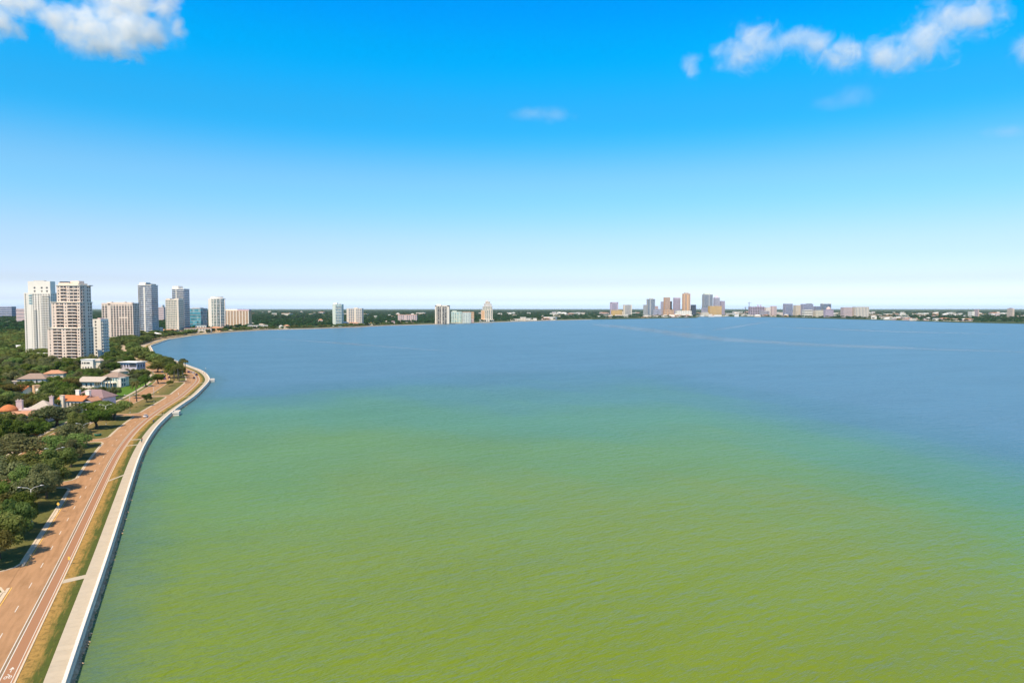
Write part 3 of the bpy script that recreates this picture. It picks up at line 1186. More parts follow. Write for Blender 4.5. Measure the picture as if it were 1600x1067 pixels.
# --- the three big blocks at the bend
# beige stepped tower: three tiers, each with cornices and balcony stacks
Yb = 690.0
e = empty('apartment_tower', (XD(104.5, Yb), Yb + 9, 0), R(-3), 'tall beige apartment tower stepped in three tiers with balcony stacks', 'apartment tower')
TB = e
k_ = Yb / F
tiers = [(-20, 14.5, -9, 10, 0, 513, 12, 8, 5), (-15.8, 14.2, -8, 9.6, 513, 472.5, 8, 7, 5), (-10.6, 13.6, -6.8, 9.2, 472.5, 446, 5, 6, 5)]
zlast = 0
for i, (x0, x1, y0, y1, _, yt, nf, nx, ny) in enumerate(tiers):
    z0, z1 = zlast, ZD(yt, Yb)
    g = MB()
    g.box(x0, x1, y0, y1, z0 + (0.002 if i else 0), z1)
    o = g.build('windows', G_dark, e)
    o['kind'] = 'stuff'
    m = MB()
    H = (z1 - z0) / nf
    facade(m, x0, x1, y0, y1, z0 + .003, z1, nf, nx, ny, 0.0, 0.34, 0.3, 0, 'F')
    facade(m, x0, x1, y0, y1, z0 + .003, z1, nf, nx, ny, 0.42, 0.40, 0.3, 0, 'RLB')
    W = x1 - x0
    for u0, u1 in ((0.0, 0.17), (0.285, 0.305), (0.42, 0.56), (0.715, 0.735), (0.90, 1.0)):
        m.box(x0 + u0 * W + .01, x0 + u1 * W, y0 - .42, y0 + .02, z0 + .004, z1)
    m.box(x1 - .02, x1 + .42, y0 + .42 * (y1 - y0), y0 + .62 * (y1 - y0), z0 + .004, z1)
    m.build('wall', M_beige, e)
    c = MB()
    c.box(x0 - .9, x1 + .9, y0 - .9, y1 + .9, z1 - .35, z1 + .45)
    c.build('cornice', M_cream, e)
    # small single windows in the solid fields
    wm = MB()
    for u in (0.08, 0.5, 0.95):
        for j in range(nf):
            zc = z0 + (j + .5) * H
            wm.box(x0 + u * W - .55, x0 + u * W + .55, y0 - .47, y0 - .40, zc - .75, zc + .75)
    o = wm.build('small_windows', G_dark, e)
    o['kind'] = 'stuff'
    for u0, u1 in ((0.18, 0.42), (0.58, 0.88)):
        bm_ = MB()
        A, B = x0 + u0 * W, x0 + u1 * W
        bm_.box(A, B, y0 - 1.7, y0 - .31, -.12, .12)
        bm_.box(A, B, y0 - 1.7, y0 - 1.55, .118, 1.0)
        me = bm_.mesh('balcony', M_beige)
        for j in range(nf):
            if i == 2 and u0 > .5: continue
            link('balcony', me, e, (0, 0, z0 + j * H))
    bm_ = MB()
    bm_.box(x1 + .31, x1 + 1.8, y0 + 1, y0 + .38 * (y1 - y0), -.12, .12)
    bm_.box(x1 + 1.65, x1 + 1.8, y0 + 1, y0 + .38 * (y1 - y0), .118, 1.0)
    me = bm_.mesh('balcony', M_beige)
    for j in range(nf): link('balcony', me, e, (0, 0, z0 + j * H))
    zlast = z1 + .45
for (x0, x1, y0, y1, yt, mm) in ((-10, 1.5, -5, 6, 441.5, M_beige), (-4, 11.5, -5.8, 8, 442.5, M_cream), (-1, 8, 0, 8, 438.5, M_beige), (-9.5, -3, -4, 3, 439.6, M_dark)):
    m = MB()
    m.box(x0, x1, y0, y1, zlast - .44, ZD(yt, Yb))
    m.build('penthouse', mm, e)
m = MB()
m.box(13.9, 16.6, 3, 9.3, zlast - .5, ZD(445, Yb))
m.build('stair_tower', M_grey, e)
HOUSES.append((e.location.x, e.location.y, 32))
LAND.append((e.location.x, e.location.y, 'the stepped tower'))

# white tower behind it
e, a, d, zt = tower('apartment_tower', 'slender white apartment tower standing behind the beige stepped tower', 39.5, 90, 459, 800, 11, 27, 10, 3, M_white, G_dark, 0.44, 0.40,
                    accents=(('F', 0.13, 0.26, 0, 1), ('F', 0.0, 0.03, 0, 1), ('F', 0.47, 0.53, 0, 1)), balc=(('F', 0.34, 0.46, 3, 21), ('F', 0.66, 0.98, 3, 27)),
                    pent=((0.12, 0.98, 0.1, 0.9, 14.6, M_white), (0.3, 0.7, 0.3, 0.7, 15.6, M_grey)))
gm = MB()
for j in range(4):
    z = zt - 2.2 - j * 3.05
    gm.box(-a + .36 * a, -a + .62 * a, -d - .45, -d - .36, z - .75, z + .75)
o = gm.build('green_windows', G_teal, e)
o['kind'] = 'stuff'
wm = MB()
for u in (0.3, 0.62, 0.85):
    for z in (zt + 3, zt + 7):
        wm.box(-a + (.12 + u * .86) * 2 * a - 1, -a + (.12 + u * .86) * 2 * a + 1, -d + .1 * 2 * d - .08, -d + .1 * 2 * d + .02, z - .9, z + .9)
o = wm.build('penthouse_windows', G_dark, e)
o['kind'] = 'stuff'
HOUSES.append((e.location.x, e.location.y, 26))

# small white slab block
e, a, d, zt = tower('apartment_block', 'narrow white mid-rise block beside the beige tower, balconies on its side', 142, 168.5, 500.5, 740, 13, 13, 3, 4, M_white, G_dark, 0.5, 0.45, cat='apartment block',
                    accents=(('F', 0.0, 0.38, 0, 1), ('F', 0.62, 1.0, 0, 1)), balc=(('R', 0.05, 0.48, 1, 13), ('R', 0.52, 0.95, 1, 13)), pent=((0.55, 0.8, 0.2, 0.8, 2.6, M_pink),))
landmark(e, 'the narrow white block', 14)

# wide beige slab with dark window columns
e, a, d, zt = tower('apartment_block', 'wide beige apartment slab with columns of dark windows', 160, 218, 474.5, 1180, 20, 16, 11, 4, M_beige, G_dark, 0.30, 0.24, cat='apartment block',
                    accents=(('F', 0.2, 0.28, 0, 1), ('F', 0.98, 1.0, 0, 1), ('F', 0, 1, 0.965, 1), ('F', 0.56, 0.84, 0.60, 0.65)), pent=((0.1, 0.9, 0.3, 0.7, 2.6, M_cream), (0.25, 0.3, 0.1, 0.3, 3.4, M_cream), (0.7, 0.74, 0.1, 0.3, 3.4, M_cream)))
landmark(e, 'the wide beige slab', 30)
# blue glass condo towers
e, a, d, zt = tower('condo_tower', 'tall blue glass condo tower with white slab edges, left of the pair', 217, 248, 446, 1400, 26, 25, 8, 6, M_white, G_blue, 0.0, 0.26, pr=0.8,
                    accents=(('F', 0.42, 0.52, 0.0, 0.97),), pent=((0.02, 0.5, 0.2, 0.9, 6.4, M_white), (0.5, 0.93, 0.1, 0.9, 3.2, M_dark)), balc=(('F', 0.0, 0.16, 2, 25), ('R', 0.1, 0.9, 2, 25)), mbal=M_white)
landmark(e, 'the taller blue glass tower', 30)
e, a, d, zt = tower('condo_tower', 'blue glass condo tower rising behind the cream hotel', 270, 297, 452, 1640, 28, 23, 7, 6, M_white, G_blue, 0.0, 0.26, pr=0.8,
                    accents=(('F', 0.32, 0.38, 0.0, 1),), pent=((0.0, 0.5, 0.1, 0.9, 8, M_white),), balc=(('F', 0.4, 1.0, 2, 23),), mbal=M_white)
e, a, d, zt = tower('apartment_tower', 'cream tower of regular windows in front of a blue glass tower', 259.5, 287.5, 469, 1540, 24, 15, 8, 5, M_cream, G_green, 0.36, 0.36,
                    accents=(('F', 0.88, 1.0, 0, 1),), pent=((0.02, 0.3, 0.1, 0.9, 4, M_cream), (0.65, 0.98, 0.1, 0.9, 4, M_cream), (0.35, 0.6, 0.3, 0.9, 3, M_grey)))
landmark(e, 'the cream tower', 28)
e, a, d, zt = tower('office_block', 'teal glass office block between cream tower and white tower', 295, 324.5, 482.5, 1820, 40, 7, 9, 6, M_grey, G_teal, 0.06, 0.12, cat='office block', pr=0.25, pent=((0.2, 0.8, 0.2, 0.8, 3, M_grey),))
landmark(e, 'the teal office block', 36)
# rounded white-green tower: bowed front
Y6 = 1760
x0, x1 = XD(323, Y6), XD(352, Y6 + 20)
zt = ZD(467, Y6)
e = empty('apartment_tower', ((x0 + x1) / 2, Y6 + 14, 0), 0, 'rounded white apartment tower with green tinted windows', 'apartment tower')
a = (x1 - x0) / 2
plan = [(-a, 8)] + [(-a + 2 * a * i / 10, 4 - 12 * math.sin(math.pi * i / 10) ** 0.8) for i in range(11)] + [(a, 8), (a * .6, 14), (-a * .6, 14)]
g = MB()
g.prism(plan, 0, zt)
o = g.build('windows', G_green, e)
o['kind'] = 'stuff'
m = MB()
for j in range(21):
    z = zt * j / 20.5
    m.prism([(p[0] * 1.025, p[1] * 1.025 - .2) for p in plan], z, z + 1.15)
for i in (1, 2, 3, 5, 7, 9, 11):
    p = plan[i]
    m.obox((p[0] * 1.02, p[1] * 1.02 - .15), (1, 0), (0, 1), 0, zt, (2.4 if i in (1, 2, 3) else 0.8), 0.6)
m.build('wall', M_white, e)
m = MB()
m.prism([(p[0] * 1.06, p[1] * 1.06) for p in plan], zt, zt + 1.4)
m.build('roof', M_white, e)
m = MB()
m.prism([(p[0] * .8, p[1] * .8) for p in plan], zt + 1.39, zt + 6)
m.build('penthouse', M_white, e)
landmark(e, 'the rounded white tower', 28)
# peach slab
e, a, d, zt = tower('apartment_block', 'low wide peach apartment slab with white vertical strips', 351, 393.5, 486, 1980, 24, 9, 8, 3, M_peach, G_grey, 0.7, 0.35, cat='apartment block',
                    pent=((0.0, 0.5, 0.3, 0.9, 5.5, M_white), (0.52, 1.0, 0.2, 0.9, 5.0, M_mauve)))
m = MB()
for i in range(9):
    u = -a + 2 * a * i / 8
    m.box(u - .9, u + .9, -d - .9, -d - .3, 0, zt)
m.build('fins', M_white, e)
landmark(e, 'the peach slab', 40)
# far shore buildings
tower('office_block', 'distant blue flat block on the wooded horizon by the white tower', -6, 26, 479.3, 4300, 40, 5, 16, 4, M_lilac, G_blue, 0.1, 0.3, cat='office block')
tower('office_block', 'distant pink low block beyond the white tower', 26, 60, 483, 2700, 40, 4, 12, 4, M_pink, G_grey, 0.5, 0.5, cat='office block')
tower('office_block', 'pink mid-rise glimpsed between the blue glass towers', 247.5, 262, 480.5, 2900, 30, 6, 6, 4, M_pink, G_grey, 0.5, 0.4, cat='office block')
e, a, d, zt = tower('office_block', 'thin white slab glimpsed between the blue glass towers', 253, 257.5, 477, 2950, 16, 8, 2, 3, M_white, G_grey, 0.7, 0.4, cat='office block')
e, a, d, zt = tower('apartment_tower', 'pale green glass tower with a cream flank on the wooded shore', 520, 537, 476, 2120, 24, 14, 6, 5, M_mint, G_teal, 0.18, 0.28, accents=(('F', 0, 0.3, 0, 1),),
                    pent=((0.05, 0.45, 0.2, 0.8, 5.5, M_white), (0.6, 0.8, 0.3, 0.7, 3, M_grey)), balc=(('F', 0.35, 1.0, 1, 14),), mbal=M_white)
landmark(e, 'the pale green tower', 30)
e, a, d, zt = tower('apartment_block', 'cream and glass block next to the pale green tower', 542, 568, 482.5, 2200, 26, 10, 8, 4, M_cream, G_grey, 0.3, 0.3, cat='apartment block', accents=(('F', 0.0, 0.1, 0, 1), ('F', 0.5, 0.62, 0, 1)),
                    pent=((0.45, 0.7, 0.2, 0.8, 3.5, M_cream),))
landmark(e, 'the cream and glass block', 34)
e, a, d, zt = tower('apartment_block', 'low pink block of three bays among the shore trees', 622, 652.5, 492.5, 2750, 24, 5, 9, 3, M_pink, G_grey, 0.5, 0.35, cat='apartment block', accents=(('F', 0, .06, 0, 1), ('F', .36, .42, 0, 1), ('F', .66, .72, 0, 1)),
                    pent=((0.0, 0.28, 0.1, 0.9, 2.5, M_tile2), (0.4, 0.65, 0.1, 0.9, 3, M_tile2), (0.75, 1, 0.1, 0.9, 2.5, M_tile2)))
e, a, d, zt = tower('apartment_tower', 'dark tower with two broad bronze window bands on the shore', 680, 703, 477.5, 2480, 28, 15, 6, 4, M_cream, G_dark, 0.12, 0.1, accents=(('F', 0, 0.10, 0, 1), ('F', 0.44, 0.49, 0, 1), ('F', 0.86, 1.0, 0, 1), ('F', 0, 1, .95, 1)),
                    pent=((0.1, 0.4, 0.2, 0.8, 5, M_white),))
landmark(e, 'the dark banded tower', 40)
tower('apartment_block', 'mint green apartment block, taller one of two by the water', 705, 722, 487.5, 2640, 30, 8, 6, 4, M_mint, G_teal, 0.45, 0.35, cat='apartment block', pent=((0.1, 0.5, 0.2, 0.8, 4, M_mint),))
tower('apartment_block', 'mint apartment block with terracotta roof by the water', 722.5, 736, 488.5, 2600, 30, 8, 5, 4, M_mint, G_grey, 0.45, 0.35, cat='apartment block', pent=((0.0, 1, 0.05, 0.95, 3, M_tile2),))
tower('house', 'low orange roofed hall behind the mint blocks', 724, 741, 488, 2900, 30, 4, 6, 4, M_peach, G_grey, 0.5, 0.5, cat='hall')
# ornate stepped tower
Y11 = 2880
kx = Y11 / F
e = empty('apartment_tower', (XD(760.5, Y11), Y11 + 15, 0), 0, 'ornate stepped tower with a pointed top standing at the water', 'apartment tower')
zl = 0
for (p0, p1, yt, nf, mm, mg) in ((749, 771.5, 499.5, 2, M_white, G_grey), (752, 769.5, 485, 8, M_cream, G_green), (754, 769, 479, 3, M_cream, G_green), (756, 768, 474.5, 3, M_white, G_grey), (758.5, 765.5, 471.5, 1, M_cream, G_dark)):
    x0, x1, z1 = (p0 - 760.5) * kx, (p1 - 760.5) * kx, ZD(yt, Y11)
    dd = (x1 - x0) * .35
    g = MB()
    g.box(x0, x1, -dd, dd, zl, z1)
    o = g.build('windows', mg, e)
    o['kind'] = 'stuff'
    m = MB()
    facade(m, x0, x1, -dd, dd, zl + .01, z1, nf, 6, 4, 0.35, 0.3, .5)
    if nf == 8:
        c_ = MB()
        c_.box(x0 + .5, x0 + (x1 - x0) * .3, -dd - 1.2, -dd, zl, z1 - 1)
        c_.build('bay', M_copper, e)
    m.box(x0 - .8, x1 + .8, -dd - .8, dd + .8, z1 - .5, z1 + .5)
    m.build('wall', mm, e)
    zl = z1 + .5
m = MB()
hx = 3.2 * kx
m.add([(-hx, -5, zl), (hx, -5, zl), (hx, 5, zl), (-hx, 5, zl), (0.4 * kx, 0, zl + 9)], [(0, 1, 4), (1, 2, 4), (2, 3, 4), (3, 0, 4), (3, 2, 1, 0)])
m.build('roof', M_grey, e)
landmark(e, 'the ornate stepped tower', 45)

# ---------------------------------------------------------------- downtown skyline
DT = [  # name, label, px0, px1, ytop, Y, depth, floors, nx, wall, glass, pier, span, extras
    ('tower', 'dark framed apartment tower with a pale core, first of the downtown towers', 953, 965.5, 472.5, 4900, 40, 14, 5, M_mauve, G_grey, 0.25, 0.35, dict(accents=(('F', 0.0, .12, 0, 1), ('F', .88, 1, 0, 1), ('F', 0, 1, .93, 1)))),
    ('tower', 'grey blue glass block between two downtown towers', 973.5, 987, 476.5, 4950, 40, 11, 6, M_cream, G_grey, 0.15, 0.25, dict(accents=(('F', 0, .1, 0, 1), ('F', .9, 1, 0, 1)))),
    ('tower', 'slim grey block against the blue downtown tower', 1005, 1010.5, 476.5, 5000, 36, 11, 3, M_grey, G_grey, 0.3, 0.3, {}),
    ('skyscraper', 'blue glass downtown tower with a bright corner', 1010, 1023, 467.5, 4980, 44, 18, 6, M_grey, G_blue, 0.12, 0.2, dict(accents=(('F', .28, .42, 0, .98),), pent=((.3, .8, .2, .8, 7, M_grey),))),
    ('tower', 'small pink block beside the blue downtown tower', 1023, 1028, 478.5, 5100, 36, 9, 3, M_pink, G_grey, 0.4, 0.35, {}),
    ('tower', 'slim mauve tower leaning on the copper one downtown', 1032, 1037, 471.5, 5150, 40, 16, 3, M_lilac, G_grey, 0.4, 0.3, {}),
    ('skyscraper', 'copper pink downtown tower with a flat top', 1036.5, 1046.5, 465, 5050, 44, 20, 5, M_copper, G_grey, 0.35, 0.25, {}),
    ('tower', 'dark narrow tower beside the copper downtown tower', 1046.5, 1049.5, 471, 5180, 36, 16, 2, M_dark, G_dark, 0.3, 0.3, {}),
    ('skyscraper', 'mauve downtown tower with vertical ribs', 1051.5, 1062.5, 465.5, 5080, 46, 20, 6, M_mauve, G_grey, 0.45, 0.1, dict(accents=(('F', 0, 1, .94, 1),))),
    ('skyscraper', 'tall copper skyscraper, tallest warm coloured tower downtown', 1065.5, 1078, 459, 5000, 48, 26, 6, M_copper, G_grey, 0.5, 0.1, dict(accents=(('F', .45, .75, 0, .95), ('F', 0, .1, 0, 1)), pent=((.2, .8, .2, .8, 10, M_grey),))),
    ('tower', 'small dark blue block between two skyscrapers', 1079, 1087, 476.5, 5250, 36, 8, 4, M_dark, G_blue, 0.2, 0.3, {}),
    ('skyscraper', 'tall blue grey skyscraper with a green cap', 1096.5, 1113, 460.5, 5050, 56, 28, 8, M_grey, G_blue, 0.14, 0.22, dict(accents=(('F', .55, .62, 0, 1),), pent=((.06, .78, .1, .9, 11, M_mint),))),
    ('skyscraper', 'mauve skyscraper with a small pyramid roof', 1114, 1124, 465.5, 5150, 46, 22, 5, M_lilac, G_grey, 0.4, 0.2, {}),
    ('skyscraper', 'plum coloured flat topped tower at the edge of downtown', 1124, 1132, 470.5, 5200, 44, 18, 4, M_mauve, G_grey, 0.4, 0.25, {}),
    ('tower', 'golden hotel with white vertical strips at the downtown waterfront', 1106, 1127, 478.5, 4850, 46, 10, 10, M_gold, G_grey, 0.5, 0.3, dict(accents=(('F', .08, .12, 0, 1), ('F', .28, .32, 0, 1), ('F', .48, .52, 0, 1), ('F', .68, .72, 0, 1)))),
    ('office_block', 'blue base block under the tall blue skyscraper', 1095.5, 1106, 481.5, 4980, 40, 6, 5, M_lilac, G_blue, 0.3, 0.3, {}),
    ('office_block', 'pale yellow low block by the downtown waterfront', 1095, 1107, 488.5, 4800, 40, 3, 5, M_cream, G_grey, 0.5, 0.4, {}),
    ('office_block', 'copper low block below the copper pink tower', 1036, 1052, 484.5, 4950, 40, 4, 6, M_copper, G_grey, 0.5, 0.4, {}),
    ('office_block', 'blue low office block below the small pink block', 1020, 1032, 483.5, 4960, 40, 4, 5, M_lilac, G_blue, 0.3, 0.3, {}),
    ('office_block', 'long white hall below the tall copper skyscraper', 1055, 1080, 485.8, 4850, 50, 3, 8, M_white, G_grey, 0.7, 0.6, {}),
    ('office_block', 'golden low block in front of the dark framed tower', 955, 972, 484.8, 4750, 40, 4, 8, M_gold, G_grey, 0.5, 0.4, {}),
    ('building_site', 'long mauve building under construction beside the crane', 1169, 1194, 479.5, 4900, 50, 6, 8, M_mauve, G_dark, 0.25, 0.3, dict(pent=((.55, .6, .2, .4, 16, M_mauve), (.75, .8, .2, .4, 16, M_mauve)))),
    ('building_site', 'dark blue block beside the long mauve construction', 1186, 1202, 486, 4800, 40, 4, 6, M_lilac, G_dark, 0.3, 0.3, {}),
    ('tower', 'white and pink hospital block by the construction', 1203, 1213, 478.5, 4850, 40, 9, 4, M_pink, G_grey, 0.5, 0.35, dict(accents=(('F', .0, .35, 0, 1),))),
    ('office_block', 'white low block next to the pink hospital', 1194, 1204, 480.5, 4880, 40, 6, 4, M_white, G_grey, 0.5, 0.45, {}),
    ('tower', 'blue slab, first of the three blue blocks past the construction', 1223, 1238, 474.8, 4600, 44, 11, 7, M_lilac, G_blue, 0.12, 0.22, {}),
    ('tower', 'cream block with a dark slot between two blue blocks', 1239, 1250, 477, 4650, 44, 10, 4, M_cream, G_dark, 0.5, 0.4, {}),
    ('tower', 'wide blue grey block with a curved top storey', 1250.5, 1270, 475.2, 4600, 46, 11, 8, M_lilac, G_blue, 0.2, 0.25, dict(pent=((.5, .9, .1, .9, 4, M_dark),))),
    ('tower', 'deep blue glass block joining two larger blue blocks', 1270, 1282, 479, 4640, 44, 8, 5, M_lilac, G_blue, 0.06, 0.12, {}),
    ('tower', 'deep blue glass block behind the pink domed one', 1281, 1298, 475, 4660, 44, 11, 7, M_grey, G_blue, 0.06, 0.1, dict(pent=((.0, .12, .1, .9, 4, M_white), (.85, 1, .1, .9, 3, M_white)))),
    ('office_block', 'white low block with a dark band under the blue blocks', 1253, 1269, 484.5, 4450, 40, 3, 6, M_white, G_dark, 0.15, 0.5, {}),
    ('office_block', 'pale low block between blue blocks and pink dome', 1270, 1288, 485, 4450, 40, 4, 8, M_cream, G_green, 0.5, 0.4, {}),
    ('office_block', 'brown pink half of the long block at the bay', 1313, 1331, 480.5, 4200, 40, 8, 8, M_pink, G_grey, 0.4, 0.35, {}),
    ('office_block', 'cream half of the long block at the bay, vertical ribs', 1331, 1357, 479.8, 4180, 44, 9, 9, M_cream, G_grey, 0.5, 0.15, {}),
    ('tower', 'small brown block alone on the low far shore', 1521, 1529, 483.6, 4300, 40, 6, 4, M_pink, G_grey, 0.4, 0.4, {}),
    ('tower', 'brown stepped block with dark roof boxes on the low far shore', 1573, 1584, 482.5, 4000, 44, 7, 4, M_beige, G_dark, 0.4, 0.4, dict(pent=((.05, .3, .2, .8, 4, M_mauve), (.5, .7, .2, .8, 5, M_mauve)))),
    ('office_block', 'pale block in front of the small brown one on the low shore', 1512, 1522, 487, 4200, 40, 4, 4, M_white, G_grey, 0.5, 0.5, {}),
]
for (nm, lab, p0, p1, yt, Y, dp, nf, nx, mw, mg, pi_, sp_, ex) in DT:
    e, a, d, zt = tower(nm, lab, p0, p1, yt, Y, dp, nf, nx, 5, mw, mg, pi_, sp_, cat=nm.replace('_', ' '), group='downtown skyline', pr=0.8, **ex)
    if 'pyramid' in lab:
        m = MB()
        m.add([(-a, -a, zt + 1.3), (a, -a, zt + 1.3), (a, a, zt + 1.3), (-a, a, zt + 1.3), (0, 0, zt + 24)], [(0, 1, 4), (1, 2, 4), (2, 3, 4), (3, 0, 4), (3, 2, 1, 0)])
        m.build('pyramid', M_lilac, e)
# pink domed hotel
Yd = 4300
kd = Yd / F
e = empty('domed_hotel', (XD(1294, Yd), Yd, 0), 0, 'pink hotel with a small dome at the bay shore', 'hotel', 'downtown skyline')
zt = ZD(484.5, Yd)
m = MB()
m.box(-6 * kd, 6 * kd, -14, 14, 0, zt * .999)
o = m.build('windows', G_grey, e)
o['kind'] = 'stuff'
m = MB()
facade(m, -6 * kd, 6 * kd, -14, 14, 0, zt, 6, 8, 4, 0.5, 0.4, .8)
m.box(-6.3 * kd, 6.3 * kd, -15.4, 15.4, zt + .01, zt + 2)
m.build('wall', M_mauve, e)
m = MB()
prof = [(3.6, 0), (3.6, 6), (3.1, 10), (2.2, 14), (1.0, 17), (0.15, 20)]
m.tube([(0, 0, zt + 2 + h) for _, h in prof], [r * kd for r, _ in prof], 14)
m.build('dome', M_pink, e)
# construction cranes
for px, yt, Y, lab in ((1170, 472, 4950, 'thin tower crane above the mauve construction, the taller one'), (1164.5, 479.5, 5000, 'small tower crane at the edge of the construction')):
    zt = ZD(yt, Y)
    e = empty('tower_crane', (XD(px, Y), Y, 0), R(20), lab, 'crane')
    m = MB()
    m.box(-1.2, 1.2, -1.2, 1.2, 0, zt)
    m.build('mast', M_dark, e)
    m = MB()
    m.box(-10, 22, -.8, .8, zt - 6, zt - 4.4)
    m.build('jib', M_dark, e)
    m = MB()
    m.box(-10, -6, -1.2, 1.2, zt - 8.5, zt - 6.01)
    m.build('counterweight', M_grey, e)

# ---------------------------------------------------------------- houses near the road
def hip(mb_, x0, x1, y0, y1, z, h, mi=0, ov=0.6):
    x0, x1, y0, y1 = x0 - ov, x1 + ov, y0 - ov, y1 + ov
    w, d = x1 - x0, y1 - y0
    if w >= d: a, b = (x0 + d / 2, (y0 + y1) / 2, z + h), (x1 - d / 2, (y0 + y1) / 2, z + h)
    else: a, b = ((x0 + x1) / 2, y0 + w / 2, z + h), ((x0 + x1) / 2, y1 - w / 2, z + h)
    v = [(x0, y0, z), (x1, y0, z), (x1, y1, z), (x0, y1, z), a, b, (x0, y0, z - .25), (x1, y0, z - .25), (x1, y1, z - .25), (x0, y1, z - .25)]
    if w >= d: f = [(0, 1, 5, 4), (1, 2, 5), (2, 3, 4, 5), (3, 0, 4)]
    else: f = [(0, 1, 4), (1, 2, 5, 4), (2, 3, 5), (3, 0, 4, 5)]
    f += [(6, 7, 1, 0), (7, 8, 2, 1), (8, 9, 3, 2), (9, 6, 0, 3), (9, 8, 7, 6)]
    mb_.add(v, f, mi)


def gable(mb_, x0, x1, y0, y1, z, h, axis='x', ov=0.6, th=0.25):
    x0, x1, y0, y1 = x0 - ov, x1 + ov, y0 - ov, y1 + ov
    if axis == 'x':
        ym = (y0 + y1) / 2
        for dz in (0,):
            v = [(x0, y0, z), (x1, y0, z), (x1, ym, z + h), (x0, ym, z + h), (x1, y1, z), (x0, y1, z)]
    else:
        xm = (x0 + x1) / 2
        v = [(x1, y0, z), (x1, y1, z), (xm, y1, z + h), (xm, y0, z + h), (x0, y1, z), (x0, y0, z)]
    b = [(p[0], p[1], p[2] - th) for p in v]
    mb_.add(v + b, [(0, 1, 2, 3), (3, 2, 4, 5), (7, 6, 9, 8), (8, 9, 11, 10), (0, 6, 7, 1), (5, 4, 10, 11), (1, 7, 8, 2), (2, 8, 10, 4), (0, 3, 9, 6), (3, 5, 11, 9)])


def wins(par, boxes, mg=None, trim=None):
    """each window a part: pane set in a frame"""
    for (x0, x1, y0, y1, z0, z1) in boxes:
        f = MB()
        if abs(y1 - y0) < abs(x1 - x0):
            f.box(x0 - .12, x1 + .12, y0 - .06, y1, z0 - .12, z0)
            f.box(x0 - .12, x1 + .12, y0 - .06, y1, z1, z1 + .12)
            f.box(x0 - .12, x0, y0 - .06, y1, z0, z1)
            f.box(x1, x1 + .12, y0 - .06, y1, z0, z1)
        else:
            f.box(x0, x1 + .06, y0 - .12, y1 + .12, z0 - .12, z0)
            f.box(x0, x1 + .06, y0 - .12, y1 + .12, z1, z1 + .12)
            f.box(x0, x1 + .06, y0 - .12, y0, z0, z1)
            f.box(x0, x1 + .06, y1, y1 + .12, z0, z1)
        w = f.build('window', trim or M_white, par)
        g = MB()
        g.box(x0, x1, y0, y1, z0, z1)
        g.build('pane', mg or G_dark, w)


def front(x0, x1, y, n, w, z0, z1):
    """n windows spread along a wall that faces -y"""
    return [(x0 + (x1 - x0) * (i + .5) / n - w / 2, x0 + (x1 - x0) * (i + .5) / n + w / 2, y - .07, y + .02, z0, z1) for i in range(n)]


def side(x, y0, y1, n, w, z0, z1):
    return [(x - .02, x + .07, y0 + (y1 - y0) * (i + .5) / n - w / 2, y0 + (y1 - y0) * (i + .5) / n + w / 2, z0, z1) for i in range(n)]


def house(label, pos, rz, phrase, r=14, cat='house', name='house'):
    e = empty(name, (pos[0], pos[1], 0), rz, label, cat, 'houses behind the bayfront road')
    landmark(e, phrase, r)
    return e


def wallbox(e, x0, x1, y0, y1, z0, z1, m, nm='wall'):
    b = MB()
    b.box(x0, x1, y0, y1, z0, z1)
    return b.build(nm, m, e)


def chimney(par, x, y, z0, z1, w, d, m, pots=0):
    b = MB()
    b.box(x - w / 2, x + w / 2, y - d / 2, y + d / 2, z0, z1)
    b.box(x - w / 2 - .15, x + w / 2 + .15, y - d / 2 - .15, y + d / 2 + .15, z1 - .003, z1 + .3)
    for i in range(pots):
        u = x + (i - (pots - 1) / 2) * w * .5
        b.tube([(u, y, z1 + .29), (u, y, z1 + .9)], [.26, .22], 7)
    return b.build('chimney', m, par)


def roofpart(e, fn, m, *a, **k):
    b = MB()
    fn(b, *a, **k)
    return b.build('roof', m, e)


# red tiled villa with big white chimneys
p = U(122, 628, 5.0)
e = house('cream villa with bright terracotta roof and tall white chimneys', p, R(-8), 'the red villa', 15)
wallbox(e, -9.5, 6, -4, 4, 0, 6.2, M_cream)
r = roofpart(e, gable, M_tile, -9.5, 6, -4, 4, 6.25, 2.6, 'x')
chimney(r, -5.2, -4.9, 0, 9.0, 2.0, 1.4, M_cream)
chimney(r, -2.0, 2.6, 7, 11.2, 2.2, 1.3, M_white)
chimney(r, 5.2, 1.4, 6.5, 11.2, 2.4, 1.5, M_white)
wallbox(e, 0, 12, 4.3, 14, 0, 7, M_lilac)
roofpart(e, hip, M_plum, -7, 12, 4.3, 15, 7.03, 4.0)
wallbox(e, 6.3, 11, -3.5, 3.9, 0, 6.0, M_lilac, 'wing')
roofpart(e, gable, M_tile2, 6.3, 11, -3.5, 3.9, 6.03, 1.8, 'y')
wins(e, front(-9, -6.4, -4, 2, .8, 3.2, 5.4) + front(-3.6, 5.5, -4, 4, 1.1, 3.2, 5.4) + front(6.6, 10.6, -3.5, 2, .9, 3, 5) + front(-3.6, 5.5, -4, 4, 1.1, .6, 2.4))

